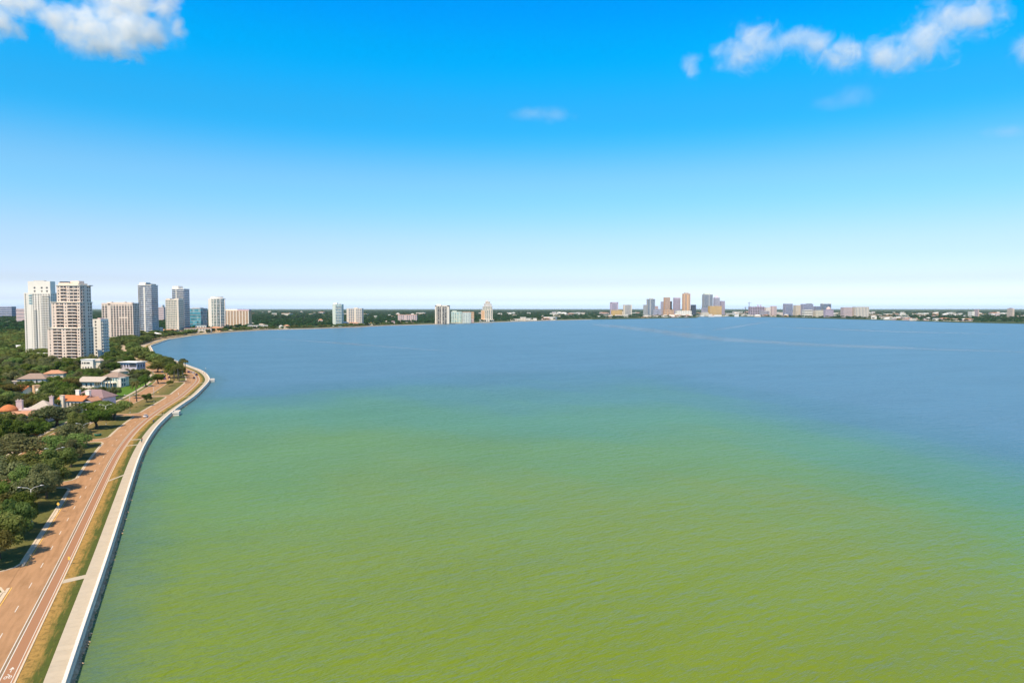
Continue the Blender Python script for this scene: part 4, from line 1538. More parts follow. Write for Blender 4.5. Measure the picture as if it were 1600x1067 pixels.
# pink mansion with dome roof
p = U(42, 648, 4.0)
e = house('pink mansion with a domed turret, pale hip roof and terracotta loggia wing', p, R(14), 'the pink mansion', 17)
wallbox(e, -2, 9.5, -1, 10, 0, 6.8, M_pink)
roofpart(e, hip, M_shingle2, 0.5, 10, 1, 10, 6.83, 3.6)
wallbox(e, -4.5, 7.5, -6.5, -1.2, 0, 4.6, M_cream, 'loggia')
roofpart(e, gable, M_tile2, -4.5, 7.5, -6.5, -1.2, 4.63, 1.9, 'x')
t = MB()
t.tube([(-8.5, 1.5, 0), (-8.5, 1.5, 6.0)], [3.7, 3.7], 16)
t.build('turret', M_pink, e)
t = MB()
prof = [(4.1, 6.0), (3.9, 6.8), (3.2, 7.8), (2.0, 8.7), (.6, 9.2), (.05, 9.3)]
t.tube([(-8.5, 1.5, h) for _, h in prof], [r for r, _ in prof], 16)
rf = t.build('roof', M_tile, e)
chimney(rf, -4.6, 4.0, 5, 10.6, 2.6, 1.8, M_pink, 2)
b = chimney(e, 8.6, 6.8, 6.5, 11.8, 1.6, 1.5, M_pink, 1)
wallbox(e, -7.5, -2.003, 2.5, 9, 0, 6.0, M_pink, 'wing')
roofpart(e, lambda mb_: mb_.box(-7.9, -2.05, 2.2, 9.3, 6.003, 6.35), M_whiteroof)
wins(e, front(-4, 7, -6.5, 6, 1.0, 1.2, 3.8) + side(7.5, -6.2, -1.6, 3, .8, 1.2, 3.8) + side(9.5, 0, 9, 4, .9, 1, 3) + side(9.5, 0, 9, 4, .9, 4.2, 6.2) + [(-9.4, -7.6, -2.28, -2.15, 2.5, 4.8)])
for i in range(5):
    c = MB()
    c.tube([(7.9, -6.3 + i * 1.25, 0), (7.9, -6.3 + i * 1.25, 4.3)], [.16, .14], 8)
    c.build('column', M_white, e)

# white house with four columns
p = U(159, 613) - Vector((2.0, .5, 0))
e = house('white house with a gabled portico on four tall white columns', p, R(-3), 'the columned house', 13)
wallbox(e, -14, -3.2, 0.5, 11, 0, 7.2, M_white)
roofpart(e, gable, M_shingle2, -14, 2.6, -0.4, 11, 7.42, 2.8, 'x')
wallbox(e, -13.9, -3.3, 3.5, 8, 7.2, 8.9, M_white, 'gable_wall')
wallbox(e, -3.15, 2.4, 0, 11, 6.7, 7.15, M_white, 'entablature')
for i in range(4):
    c = MB()
    c.tube([(1.9, 0.5 + i * 3.2, .25), (1.9, 0.5 + i * 3.2, 6.7)], [.36, .29], 10)
    c.box(1.4, 2.4, i * 3.2, 1 + i * 3.2, 0, .28)
    c.build('column', M_white, e)
wallbox(e, -3.15, 2.9, -.4, 11.4, -.1, .12, M_walk, 'porch_floor')
wins(e, side(-3.2, 1.0, 10.6, 4, 1.0, .9, 3.0) + side(-3.2, 1.0, 10.6, 4, 1.0, 4.2, 6.2) + front(-13.5, -3.6, .5, 3, 1.1, .9, 2.9) + front(-13.5, -3.6, .5, 3, 1.1, 4.1, 6.1))

# two-storey house with glassy bay end
p = U(182, 603)
e = house('two-storey pale house with brown hip roof and a glazed veranda', p, R(-18), 'the two-storey house', 13)
wallbox(e, -8, 6.5, -4.5, 5, 0, 7, M_mint)
roofpart(e, hip, M_shingle, -8, 6.5, -4.5, 5, 7.03, 3.2)
wallbox(e, 6.503, 9, -4.3, 0, 0, 6.5, M_white, 'veranda')
roofpart(e, lambda mb_: mb_.box(6.503, 9.4, -4.7, .4, 6.503, 6.8), M_whiteroof)
wallbox(e, -6, 5, -7.5, -4.503, 2.9, 3.15, M_cream, 'porch_roof')
for x in (-5.6, -2, 1.4, 4.6):
    c = MB()
    c.box(x - .13, x + .13, -7.4, -7.14, 0, 2.9)
    c.build('post', M_white, e)
wins(e, front(-7.5, 6, -4.5, 6, 1.0, 4.2, 6.2) + front(-7.5, 6, -4.5, 6, 1.0, .7, 2.6) + side(9, -4.1, -.2, 2, 1.5, .6, 2.9) + side(9, -4.1, -.2, 2, 1.5, 3.6, 6) + side(6.5, .6, 4.6, 3, .8, 4.2, 6.2), G_teal)

# flat-roofed lilac villa
p = U(200, 588)
p = Vector((XD(203, 600), 604, 0))
e = house('lilac flat-roofed villa with a broad white roof slab', p, R(-14), 'the lilac villa', 14)
wallbox(e, -9.5, 8, -5, 5, 0, 9.2, M_lilac)
roofpart(e, lambda mb_: mb_.box(-11, 9.4, -6.4, 6, 9.203, 9.8), M_whiteroof)
wallbox(e, 0.5, 7.5, -5.2, -4.9, 5.6, 8.4, M_dark, 'loggia')  # dark panel on the wall stands in for the loggia's shaded opening
wins(e, front(-9, 0, -5, 3, 1.2, 5.2, 7.8) + front(-9, 7.5, -5, 5, 1.2, 1.2, 3.4) + side(8, -4.5, 4.5, 3, 1.2, 5, 7.6), None, M_lilac)
# white modern cube house
p = Vector((XD(139, 610), 610, 0))
e = house('white modern house with one long dark window strip', p, R(-4), 'the modern house', 11)
wallbox(e, -5.5, 5.5, -4, 4, 0, 11, M_white)
wallbox(e, -6.6, -5.503, -3, 3, 0, 7, M_white, 'wing')
roofpart(e, lambda mb_: mb_.box(-5.9, 5.9, -4.4, 4.4, 11.003, 11.5), M_whiteroof)
roofpart(e, hip, M_shingle2, 5.6, 11, -2, 5, 10.2, 2.0)
wallbox(e, 5.503, 10.8, -1.8, 4.8, 0, 10.1, M_cream, 'annex')
wins(e, [(-2.8, 2.6, -4.08, -3.98, 7.6, 9.0), (-4.8, -3.6, -4.08, -3.98, 7.6, 9.0)] + front(-5, 5, -4, 4, 1.1, 3, 5))
# grey brown hip-roofed house
p = U(54, 596, 3)
e = house('grey house with a broad brown hip roof and low side wing', p, R(8), 'the grey house', 16)
wallbox(e, -9, 10, -5, 6, 0, 5.4, M_grey)
roofpart(e, hip, M_shingle, -9, 10, -5, 6, 5.43, 3.6)
wallbox(e, -16, -9.003, -4, 4, 0, 3.4, M_lilac, 'wing')
roofpart(e, lambda mb_: mb_.box(-16.3, -9.003, -4.4, 4.4, 3.403, 3.7), M_shingle2)
wins(e, front(-8.5, 9.5, -5, 5, 1.2, 2.4, 4.6) + side(10, -4, 5, 3, 1.2, 2.4, 4.6) + front(-15.5, -9.5, -4, 3, 1.0, 1.0, 2.6))
# terracotta gable house
p = U(38, 612, 4)
e = house('small house with orange tiled roof and grey green gable end', p, R(-30), 'the gabled house', 11)
wallbox(e, -6, 6, -3.5, 3.5, 0, 5.2, M_mint)
roofpart(e, gable, M_tile, -6, 6, -3.5, 3.5, 5.3, 2.8, 'x')
b = MB()
for x in (-5.9, 5.7):
    b.add([(x, -3.5, 5.2), (x + .2, -3.5, 5.2), (x + .2, 3.5, 5.2), (x, 3.5, 5.2), (x, 0, 7.6), (x + .2, 0, 7.6)], [(0, 4, 3), (1, 2, 5), (0, 1, 5, 4), (2, 3, 4, 5), (0, 3, 2, 1)])
b.build('gable_wall', M_mint, e)
wallbox(e, 6.6, 9.4, 1.5, 5, 0, 8.4, M_peach, 'stair_tower')
wallbox(e, 9.6, 17, 2, 8, 0, 6.4, M_white, 'flat_wing')
wins(e, front(-5.5, 5.5, -3.5, 4, 1, 1.5, 3.6) + side(6, -3, 3, 2, .9, 1.5, 3.6))
# white round-roofed hall and others farther back
p = U(31, 545, 4)
e = house('long hall with rounded white roof and orange walls', p, 0, 'the white roofed hall', 16, 'hall', 'hall')
wallbox(e, -9, 7, -5, 5, 0, 6.2, M_peach)
b = MB()
b.tube([(-12, 0, 6.8), (-11, 0, 6.8), (10, 0, 6.8), (11, 0, 6.8)], [4.8, 6.0, 6.0, 4.8], 12)
b.v = [(x, y, max(z, 6.203) if z < 6.8 else 6.8 + (z - 6.8) * .35) for x, y, z in b.v]
b.build('roof', M_whiteroof, e)
wins(e, front(-8, 6, -5, 4, 1.5, 2, 4.5))
p = U(64, 557, 5)
e = house('cream flat-roofed annex at the foot of the white tower', p, R(-10), 'the cream annex', 14, 'annex', 'annex')
wallbox(e, -12, 10, -6, 6, 0, 8, M_cream)
roofpart(e, lambda mb_: mb_.box(-12.5, 10.5, -6.5, 6.5, 8.003, 8.6), M_whiteroof)
wins(e, front(-11, 9, -6, 6, 1.5, 4, 6.4))
# roofs that show among the trees
ROOFS = [(9, 522, M_tile2, 18, 10, 'wide faded orange roof at the edge of the wood'), (22, 524, M_shingle2, 10, 8, 'pale roof next to the faded orange roof'), (8, 541, M_tile2, 15, 9, 'orange roof in the trees before the white tower'),
         (22, 527, M_shingle2, 9, 7, 'small pale gable in the trees before the white tower'), (86, 582, M_tile2, 14, 9, 'tan roof half hidden by the oaks in mid wood'), (14, 541.5, M_tile, 10, 8, 'small bright orange roof among dense oaks'),
         (187, 579, M_shingle2, 9, 8, 'tan roof peeking out between lilac villa and white modern house'),
         (226, 595, M_walk, 0, 0, '')]
for px, py, mm, w, d, lab in ROOFS[:-1]:
    p = U(px, py, 5.5)
    e = empty('house', (p.x, p.y, 0), R(random.uniform(-20, 20)), lab, 'house', 'houses behind the bayfront road')
    HOUSES.append((p.x, p.y, w * .6))
    wallbox(e, -w / 2, w / 2, -d / 2, d / 2, 0, 5, M_cream)
    roofpart(e, hip, mm, -w / 2, w / 2, -d / 2, d / 2, 5.03, d * .28)
    wins(e, front(-w / 2 + .5, w / 2 - .5, -d / 2, 3, .9, 1.5, 3.5))
# orange awning close by
p = U(3, 672, 3)
e = empty('awning', (p.x, p.y, 0), R(10), 'bright orange and yellow awning under the near oaks', 'awning')
m = MB()
m.add([(-4, -2, 2.6), (3, -2, 2.6), (3, 2, 3.6), (-4, 2, 3.6), (-4, -2, 2.5), (3, -2, 2.5), (3, 2, 3.5), (-4, 2, 3.5)], [(0, 1, 2, 3), (7, 6, 5, 4), (0, 4, 5, 1), (1, 5, 6, 2), (2, 6, 7, 3), (3, 7, 4, 0)])
m.build('canopy', M_gold, e)
for x, y, h in ((-3.8, -1.8, 2.5), (2.8, -1.8, 2.5), (-3.8, 1.8, 3.4), (2.8, 1.8, 3.4)):
    c = MB()
    c.tube([(x, y, 0), (x, y, h)], [.06, .06], 6)
    c.build('post', M_metal, e)
HOUSES.append((p.x, p.y, 5))

# villas on the far inner shore
SHV = [(338, 515, M_peach, M_tile2, 26, 12, 12, 'orange villa with terracotta roof by the inner beach'), (352.5, 512.5, M_peach, M_tile2, 12, 10, 15, 'orange turret wing of the inner beach villa'),
       (309, 515.5, M_white, M_whiteroof, 10, 8, 6, 'small white house below the teal office block'), (378, 508, M_white, M_whiteroof, 20, 12, 12, 'white villa by the shore, first of three'),
       (391, 507, M_white, M_shingle2, 22, 12, 13, 'large white villa by the shore with grey roof'), (408, 508.5, M_white, M_shingle2, 20, 12, 11, 'white villa by the shore, last of three'),
       (439, 510, M_white, M_whiteroof, 8, 8, 9, 'narrow white house on the wooded shore'), (448, 510.5, M_cream, M_tile2, 14, 10, 11, 'cream gabled house on the wooded shore'),
       (266, 518.5, M_pink, M_pink, 22, 12, 8, 'pink low annex at the foot of the cream tower'), (279, 519, M_cream, M_cream, 26, 12, 6, 'cream podium at the foot of the cream tower'),
       (501, 502, M_pink, M_tile2, 16, 10, 16, 'red roofed house in the wood before the pale green tower'), (580, 505, M_cream, M_tile2, 14, 10, 9, 'cream house in the shore trees past the cream block'),
       (605, 502.5, M_white, M_shingle2, 18, 12, 10, 'white house among shore trees before the pink block'), (614, 502.5, M_pink, M_plum, 18, 12, 10, 'brown roofed house among shore trees before the pink block')]
for px, py, mw, mr_, w, d, h, lab in SHV:
    p = U(px, py + 3, 0)
    e = empty('house', (p.x, p.y, 0), R(random.uniform(-12, 12)), lab, 'house', 'villas on the far inner shore')
    HOUSES.append((p.x, p.y, w * .6))
    wallbox(e, -w / 2, w / 2, -d / 2, d / 2, 0, h * .72, mw)
    roofpart(e, hip, mr_, -w / 2, w / 2, -d / 2, d / 2, h * .72 + .03, h * .28)
    wins(e, front(-w / 2 + 1, w / 2 - 1, -d / 2, max(2, int(w / 5)), 1.6, h * .4, h * .62))
    wins(e, front(-w / 2 + 1, w / 2 - 1, -d / 2, max(2, int(w / 5)), 1.6, h * .08, h * .3))

# low buildings scattered over the far shore and the city edge
def in_land(x, y, off=25):
    if y < 3000 or x < 500:
        i = min(range(0, NS, 6), key=lambda j: (curve[j].x - x) ** 2 + (curve[j].y - y) ** 2)
        return (Vector((x, y)) - curve[i]).dot(norm[i]) > off
    return True


LOW = []
rng = random.Random(21)
for mw in (M_white, M_cream, M_pink, M_beige, M_peach, M_grey):
    for w, d, h in ((30, 16, 7), (46, 24, 9), (20, 14, 11)):
        g = MB()
        g.box(-w / 2, w / 2, -d / 2, d / 2, 0, h)
        m = MB()
        facade(m, -w / 2, w / 2, -d / 2, d / 2, 0, h, max(2, int(h / 3.5)), int(w / 5), int(d / 5), 0.5, 0.5, .4)
        rf = MB()
        if rng.random() < .5: hip(rf, -w / 2, w / 2, -d / 2, d / 2, h + .02, 3.2)
        else: rf.box(-w / 2 - .6, w / 2 + .6, -d / 2 - .6, d / 2 + .6, h + .01, h + .9)
        LOW.append((g.mesh('windows', G_grey), m.mesh('wall', mw), rf.mesh('roof', rng.choice((M_whiteroof, M_tile2, M_shingle2, M_whiteroof))), mw, ('mid-sized', 'long', 'short tall')[(30, 46, 20).index(w)]))
CN = {id(M_white): 'white', id(M_cream): 'cream', id(M_pink): 'pink', id(M_beige): 'beige', id(M_peach): 'peach', id(M_grey): 'grey'}
NEARPX = [(959, 'the dark framed tower'), (980, 'the grey blue glass block'), (1016, 'the blue bright-cornered tower'), (1041, 'the copper pink tower'), (1057, 'the mauve ribbed tower'), (1072, 'the tall copper skyscraper'),
          (1104, 'the green capped skyscraper'), (1119, 'the pyramid roofed skyscraper'), (1146, 'the edge of downtown'), (1170, 'the tower crane'), (1208, 'the pink hospital block'), (1230, 'the first blue slab'),
          (1245, 'the dark slotted cream block'), (1262, 'the curved top block'), (1290, 'the pink domed hotel'), (1320, 'the brown pink long block'), (1345, 'the ribbed cream long block'), (1525, 'the small brown block'), (1578, 'the brown stepped block'),
          (760, 'the ornate stepped tower'), (692, 'the dark banded tower'), (720, 'the mint blocks'), (637, 'the pink three-bay block'), (555, 'the cream and glass block'), (528, 'the pale green tower'), (372, 'the peach slab'), (450, 'the narrow white shore house')]
spots = []
for _ in range(95):                                   # band behind the wooded north shore and round downtown
    px = rng.uniform(855, 1600)
    Y = rng.uniform(5200, 8200) if px < 1200 else rng.uniform(4300, 8000)
    spots.append((px, Y, 'low %s building on the flat city edge beyond the far shore'))
for _ in range(44):
    px = rng.uniform(935, 1135)
    spots.append((px, rng.uniform(4350, 4820) if px > 1088 else rng.uniform(4050, 4750), 'low %s building on the point below the downtown towers'))
for _ in range(34):                                    # right far shore houses at the water
    px = rng.uniform(1360, 1600)
    y0 = 500 + (px - 1360) / 240 * 6
    spots.append((px, (57 * F) / (y0 - 481.5 - rng.uniform(.5, 3.0)), 'low %s waterside building on the eastern far shore'))
for _ in range(60):
    px = rng.uniform(1130, 1600)
    spots.append((px, rng.uniform(4700, 5800), 'x'))
for _ in range(22):
    px = rng.uniform(400, 870)
    k_ = rng.random()
    q_ = at(lin(px, [(400, S_B + 1000), (870, S_MAX - 250)]) + 40 * k_, 45 + 50 * k_)
    spots.append((CX + q_.x / q_.y * F, q_.y, 'x'))
for _ in range(26):
    px = rng.uniform(1110, 1360)
    spots.append((px, rng.uniform(4450, 4900), 'low %s building by the water past downtown'))
for _ in range(26):
    px = rng.uniform(560, 900)
    spots.append((px, rng.uniform(3900, 6800), 'low %s building rising from the far wood'))
for _ in range(14):
    px = rng.uniform(395, 560)
    spots.append((px, rng.uniform(4500, 9000), 'low %s building deep in the wood behind the inner bay'))
for px, Y, lab in spots:
    x = XD(px, Y)
    if not in_land(x, Y, 40): continue
    ms = rng.choice(LOW[:9] if rng.random() < .55 else LOW)
    k = rng.uniform(.7, 1.3) * (1 if Y < 5000 else 1.35)
    cands = [(abs(a_ - px), l_) for a_, l_ in NEARPX]
    l_ = min(cands)[1]
    side_ = 'close to' if min(cands)[0] < 6 else ('short of' if px < [a_ for a_, q in NEARPX if q == l_][0] else 'past')
    far__ = 'near row' if Y < 4600 else ('middle row' if Y < 6200 else 'farthest row')
    e = empty('low_building', (x, Y, 0), R(rng.uniform(-25, 25)), f'{ms[4]} low {CN[id(ms[3])]} building, {far__}, {side_} {l_}', 'building', 'low buildings along the far shores')
    e.scale = (k, k, k * rng.uniform(.8, 1.2))
    o = link('windows', ms[0], e)
    o['kind'] = 'stuff'
    link('wall', ms[1], e)
    link('roof', ms[2], e)
# ---------------------------------------------------------------- trees
def crown_mesh(name, seed, rx, rz, nleaf, size, lobes, mats, low=0.35):
    """broad uneven crown: leaves gathered on many small boughs, with gaps between them"""
    g = random.Random(seed)
    cs = []
    for i in range(lobes):
        a = g.uniform(0, 2 * math.pi)
        rr = math.sqrt(g.random()) * rx * 0.80
        h = rz * (math.sqrt(max(0, 1 - (rr / rx) ** 2)) * g.uniform(0.55, 1.0) - low * g.random())
        r = rx * g.uniform(0.20, 0.40) * (1.15 if i < 4 else 1)
        cs.append((Vector((rr * math.cos(a), rr * math.sin(a), h * 0.9)), r))
    wsum = sum(r * r for _, r in cs)
    vs_, fs_ = [], []
    for c, r in cs:
        k = int(nleaf * r * r / wsum)
        for _ in range(k):
            d = Vector((g.gauss(0, 1), g.gauss(0, 1), g.gauss(0, 1) + 0.25)).normalized()
            p = c + Vector((d.x * r, d.y * r, d.z * r * 0.72)) * (g.random() ** 0.22)
            nn = (d + Vector((g.gauss(0, .32), g.gauss(0, .32), g.gauss(0, .32) + .4))).normalized()
            u = nn.cross(Vector((g.gauss(0, 1), g.gauss(0, 1), g.gauss(0, 1)))).normalized()
            w = nn.cross(u)
            s1 = size * g.uniform(.6, 1.3)
            s2 = s1 * g.uniform(.5, .9)
            b = len(vs_)
            vs_ += [p + u * s1, p + w * s2, p - u * s1 * .8, p - w * s2]
            fs_.append((b, b + 1, b + 2, b + 3))
    me = bpy.data.meshes.new(name)
    me.from_pydata([tuple(v) for v in vs_], [], fs_)
    me.materials.append(mats)
    me.update()
    return me, cs


def trunk_mesh(name, seed, H, r, cs, crown_z):
    g = random.Random(seed)
    m = MB()
    fork = crown_z * 0.55
    lean = Vector((g.uniform(-.5, .5), g.uniform(-.5, .5), 0))
    m.tube([(0, 0, -0.4), (lean.x * .3, lean.y * .3, fork * .5), (lean.x, lean.y, fork)], [r * 1.35, r, r * .85], 8)
    for c, rr in sorted(cs, key=lambda q: -q[1])[:7]:
        e = c + Vector((0, 0, crown_z))
        mid = Vector((lean.x + (e.x - lean.x) * .45, lean.y + (e.y - lean.y) * .45, fork + (e.z - fork) * .6))
        m.tube([(lean.x, lean.y, fork * .92), tuple(mid), tuple(e)], [r * .55, r * .34, r * .1], 6)
    return m.mesh(name, M_bark)


KINDS = {}          # kind -> list of (crown mesh, trunk mesh, crown z, half width)


def make_kind(kind, n, mats, rx, rz, nleaf, size, lobes, cz, seed, low=.35):
    KINDS[kind] = []
    for i in range(n):
        c, cs = crown_mesh('crown', seed + i, rx, rz, nleaf, size, lobes, mats, low)
        t = trunk_mesh('trunk', seed + 50 + i, cz, 0.42, cs, cz)
        KINDS[kind].append((c, t, cz, rx))


make_kind('oak', 4, L_oak, 6.0, 4.2, 6400, 0.31, 30, 5.3, 100, .85)
make_kind('mossy', 4, L_grey, 6.4, 4.0, 6200, 0.31, 30, 5.3, 200, .85)
make_kind('bright', 3, L_bright, 5.2, 4.2, 5600, 0.31, 26, 5.2, 300, .85)
make_kind('olive', 2, L_olive, 5.4, 4.2, 5400, 0.31, 26, 5.3, 400, .85)
make_kind('far', 5, L_far, 6.0, 4.6, 420, 0.95, 12, 4.6, 500)
make_kind('farmid', 4, L_oak, 6.0, 4.4, 1700, 0.54, 22, 5.2, 600, .75)

TREES = []


def plant(kind, x, y, dia, label, group='street and garden trees', zs=None, name='tree'):
    v = random.choice(KINDS[kind])
    k = dia / (2 * v[3])
    e = empty(name, (x, y, 0), random.uniform(0, 6.28), label, 'tree', group)
    e.scale = (k, k, k * (zs or random.uniform(.88, 1.12)))
    link('trunk', v[1], e)
    link('crown', v[0], e, (0, 0, v[2]))
    TREES.append((x, y, dia / 2, k * 10))
    return e


MANUAL = [  # crown centre in the picture, its width there, kind, label
    (17, 765, 46, 'bright', 'bright green tree in the median at the second crossover'), (60, 787, 38, 'bright', 'compact bright green tree close to the median kerb'),
    (55, 760, 58, 'mossy', 'grey green oak behind the compact bright tree'), (25, 825, 60, 'oak', 'big green oak in the median with its shadow on the road'),
    (8, 850, 60, 'olive', 'olive green tree near the large crossover'), (-14, 800, 60, 'oak', 'dark oak at the very edge of the view above the large crossover'),
    (112, 690, 58, 'oak', 'spreading oak with bare dark trunk beside the median kerb'), (82, 716, 56, 'oak', 'dark oak with the street lamp above it'),
    (101, 731, 44, 'oak', 'low dark oak leaning to the kerb, shadow on a yellow patch'), (17, 696, 72, 'mossy', 'wide grey mossy oak at the end of the open side street'),
    (28, 724, 62, 'oak', 'broad oak between the grey mossy oak and the bright trees'), (-10, 735, 66, 'mossy', 'grey oak cut by the edge of the view'), (56, 667, 40, 'bright', 'round bright green tree at the side street'),
    (88, 645, 52, 'mossy', 'grey oak in front of the red tiled villa'), (113, 675, 42, 'mossy', 'thin grey oak beside the street lamp on the median'), (151, 648, 46, 'bright', 'upright tree with clear trunk over a green planter'),
    (158, 632, 46, 'bright', 'bright flat crowned tree by the double street lamp'), (184, 635, 44, 'oak', 'low flat crowned tree at the end of the dry median'), (11, 655, 46, 'oak', 'dark oak in front of the pink domed mansion'),
    (10, 608, 48, 'olive', 'yellow green tree before the orange gabled house'), (72, 625, 46, 'oak', 'dark oak between the pink mansion and red tiled villa'), (229.5, 619, 13, 'oak', 'small round tree alone on the dry median'),
    (221, 583, 22, 'oak', 'oak with slim trunk on the lawn edge before the lilac villa'), (259, 565, 22, 'oak', 'dark dense tree at the shore just before the bend'), (246, 572, 24, 'oak', 'bushy oak behind the cars on the southbound road'),
    (247, 588, 20, 'bright', 'green tree over the southbound cars'), (228, 592, 22, 'bright', 'low green trees by the lawn lamp'), 
    (40, 745, 40, 'oak', 'oak hiding the far roadway between two crossovers'), (75, 745, 36, 'mossy', 'grey oak overhanging the third crossover'), (120, 655, 26, 'oak', 'small dark tree below the palms of the red tiled villa'),
    (45, 800, 40, 'oak', 'leafy oak between the two bright median trees'), (3, 790, 44, 'olive', 'pale oak over the median beside a crossover'), (132, 700, 26, 'mossy', 'low branch oak at the kerb before the lamp shadow')]
for px, py, w, kind, lab in MANUAL:
    zc = 6.6 if w > 25 else (5.5 if w > 15 else 3.6)
    p = U(px, py, zc)
    dia = w * p.y / F * 1.22
    so, oo = s_of(p)
    if oo < sb0(so) + 2:
        oo = max(oo, NB1 + dia * .36 + 1.5)
        for sc_, w_ in OPEN:
            if abs(so - sc_) < w_ / 2 + 3.5: so = sc_ + math.copysign(w_ / 2 + 3.5, so - sc_)
        q = at(so, oo)
        p = Vector((q.x, q.y, 0))
    e = plant(kind, p.x, p.y, dia, lab, zs=1.0)
    # crown centre height follows the size; stretch the trunk so that the crown sits where it should
    e.scale = (dia / 12, dia / 12, zc / 6.1)

# neighbourhood trees: free ground between houses, nearest first
rng = random.Random(77)
cand = []
for _ in range(60000):
    Y = rng.uniform(175, 1500)
    X = rng.uniform(-0.79 * Y - 25, -0.2 * Y)
    i = min(range(0, NS, 4), key=lambda j: (curve[j].x - X) ** 2 + (curve[j].y - Y) ** 2) if False else None
    cand.append((X, Y))
import numpy as np
CA = np.array([(c.x, c.y) for c in curve])
CN_ = np.array([(c.x, c.y) for c in norm])


def inland(P):
    P = np.array(P)
    out = np.empty(len(P))
    idx = np.empty(len(P), int)
    for a in range(0, len(P), 2000):
        q = P[a:a + 2000]
        d2 = ((q[:, None, :] - CA[None]) ** 2).sum(-1)
        j = d2.argmin(1)
        idx[a:a + 2000] = j
        out[a:a + 2000] = ((q - CA[j]) * CN_[j]).sum(1)
    return out, idx


off, idx = inland(cand)
HV = [(h[0], h[1], h[2]) for h in HOUSES]
SEEN = [(o.location.x, o.location.y, w, zmin) for o, w, zmin in
        [(bpy.data.objects[k], 14, 3.5) for k in [o.name for o in bpy.data.objects if o.get('category') == 'house' and o.get('group') == 'houses behind the bayfront road' and o.location.y < 640]]]
lawn_c = U(212, 607)
grid = {}
chosen = []
for (X, Y), o, j in zip(cand, off, idx):
    s = j * STEP
    in_med = NB1 + 3.5 < o < sb0(s) - 3 and s > S_B + 130
    if not (o > sb1(s) + 8 or in_med): continue
    if in_med and any(abs(s - so) < 12 for so, _ in OPEN): continue
    if any((X - hx) ** 2 + (Y - hy) ** 2 < (hr + 3) ** 2 for hx, hy, hr in HV): continue
    if (X - lawn_c.x) ** 2 / 30 ** 2 + (Y - lawn_c.y) ** 2 / 34 ** 2 < 1: continue
    sp = 8.6 + Y / 260
    gx, gy = int(X // 16), int(Y // 16)
    if any((X - a) ** 2 + (Y - b) ** 2 < sp * sp for dx in (-1, 0, 1) for dy in (-1, 0, 1) for a, b in grid.get((gx + dx, gy + dy), ())): continue
    if any((X - a) ** 2 + (Y - b) ** 2 < (r * .75 + 3) ** 2 for a, b, r, _ in TREES[:len(MANUAL)]): continue
    h = rng.uniform(8.5, 13) if Y < 700 else rng.uniform(10, 16)
    # keep the view from the air to each house: only low trees in front of it
    bad = False
    for hx, hy, hw, zm in SEEN:
        if Y < hy and abs(X / Y - hx / hy) < (hw * .8 + 4) / hy:
            lim = HC - (HC - zm) * Y / hy
            if h > lim:
                h = lim
                if h < 5: bad = True
    if bad: continue
    grid.setdefault((gx, gy), []).append((X, Y))
    chosen.append((X, Y, h))
chosen.sort(key=lambda c: c[1])
KNAME = {'oak': 'green oak', 'mossy': 'grey oak', 'bright': 'bright tree', 'olive': 'yellowish tree'}
NIND = 262
USED = {}
for X, Y, h in chosen[:NIND]:
    kind = rng.choices(('oak', 'mossy', 'bright', 'olive'), (5, 3, 2, 1.2))[0]
    lx, ly, ph = min(LAND, key=lambda q: (q[0] - X) ** 2 + (q[1] - Y) ** 2)
    dx, dy = X - lx, Y - ly
    rel = ('on the road side of' if dx > 0 else 'inland of') if abs(dx) > abs(dy) else ('behind' if dy > 0 else 'in front of')
    dist = math.hypot(dx, dy)
    sz = 'low' if h < 7.5 else ('tall' if h > 11.4 else 'mid-sized')
    far_ = 'close ' if dist < 24 else ('' if dist < 55 else 'well ')
    ph2 = sorted(LAND, key=lambda q: (q[0] - X) ** 2 + (q[1] - Y) ** 2)[1][2]
    lab = f'{sz} {KNAME[kind]} {rel} {ph}, near {ph2}'
    if lab in USED: lab = lab.replace(', near', ', flatter,' if h < USED[lab] else ', taller,', 1)
    USED[lab] = h
    e = plant(kind, X, Y, h * rng.uniform(1.0, 1.25), lab, 'neighbourhood trees among the houses')
    e.scale.z = h / 9.6 * rng.uniform(.95, 1.05)
print('chosen', len(chosen))

# palms
def palm_mesh(seed, H, r, nf, L):
    g = random.Random(seed)
    t = MB()
    bend = Vector((g.uniform(-.5, .5), g.uniform(-.5, .5), 0))
    t.tube([(0, 0, -.3), (bend.x * .2, bend.y * .2, H * .4), (bend.x, bend.y, H)], [r * 1.3, r, r * .85], 8)
    c = MB()
    for i in range(nf):
        a = i * 2.4 + g.uniform(-.2, .2)
        up = g.uniform(-0.5, 1.1)
        d = Vector((math.cos(a), math.sin(a), 0))
        sd = Vector((-d.y, d.x, 0))
        pts = []
        for q in range(6):
            u = q / 5
            pts.append(bend + Vector((0, 0, H)) + d * (L * u * (1 - .12 * max(0, up))) + Vector((0, 0, L * (up * u * .7 - (.55 + .25 * max(0, up)) * u * u))))
        for q in range(5):
            for sg in (-1, 1):
                w0, w1 = L * .15 * (1 if q else .4), L * .15 * (1 - (q + 1) / 5.2)
                m0 = pts[q].lerp(pts[q + 1], .1)
                m1 = pts[q].lerp(pts[q + 1], .85)
                tip0 = m0 + sd * sg * (w0 + .12) + (pts[q + 1] - pts[q]) * .55 - Vector((0, 0, .12 * L * .6))
                tip1 = m1 + sd * sg * (w1 + .08) + (pts[q + 1] - pts[q]) * .55 - Vector((0, 0, .12 * L * .6))
                c.add([tuple(m0), tuple(tip0), tuple(tip1), tuple(m1)], [(0, 1, 2, 3)])
    return t.mesh('trunk', M_palmbark), c.mesh('crown', L_palm)


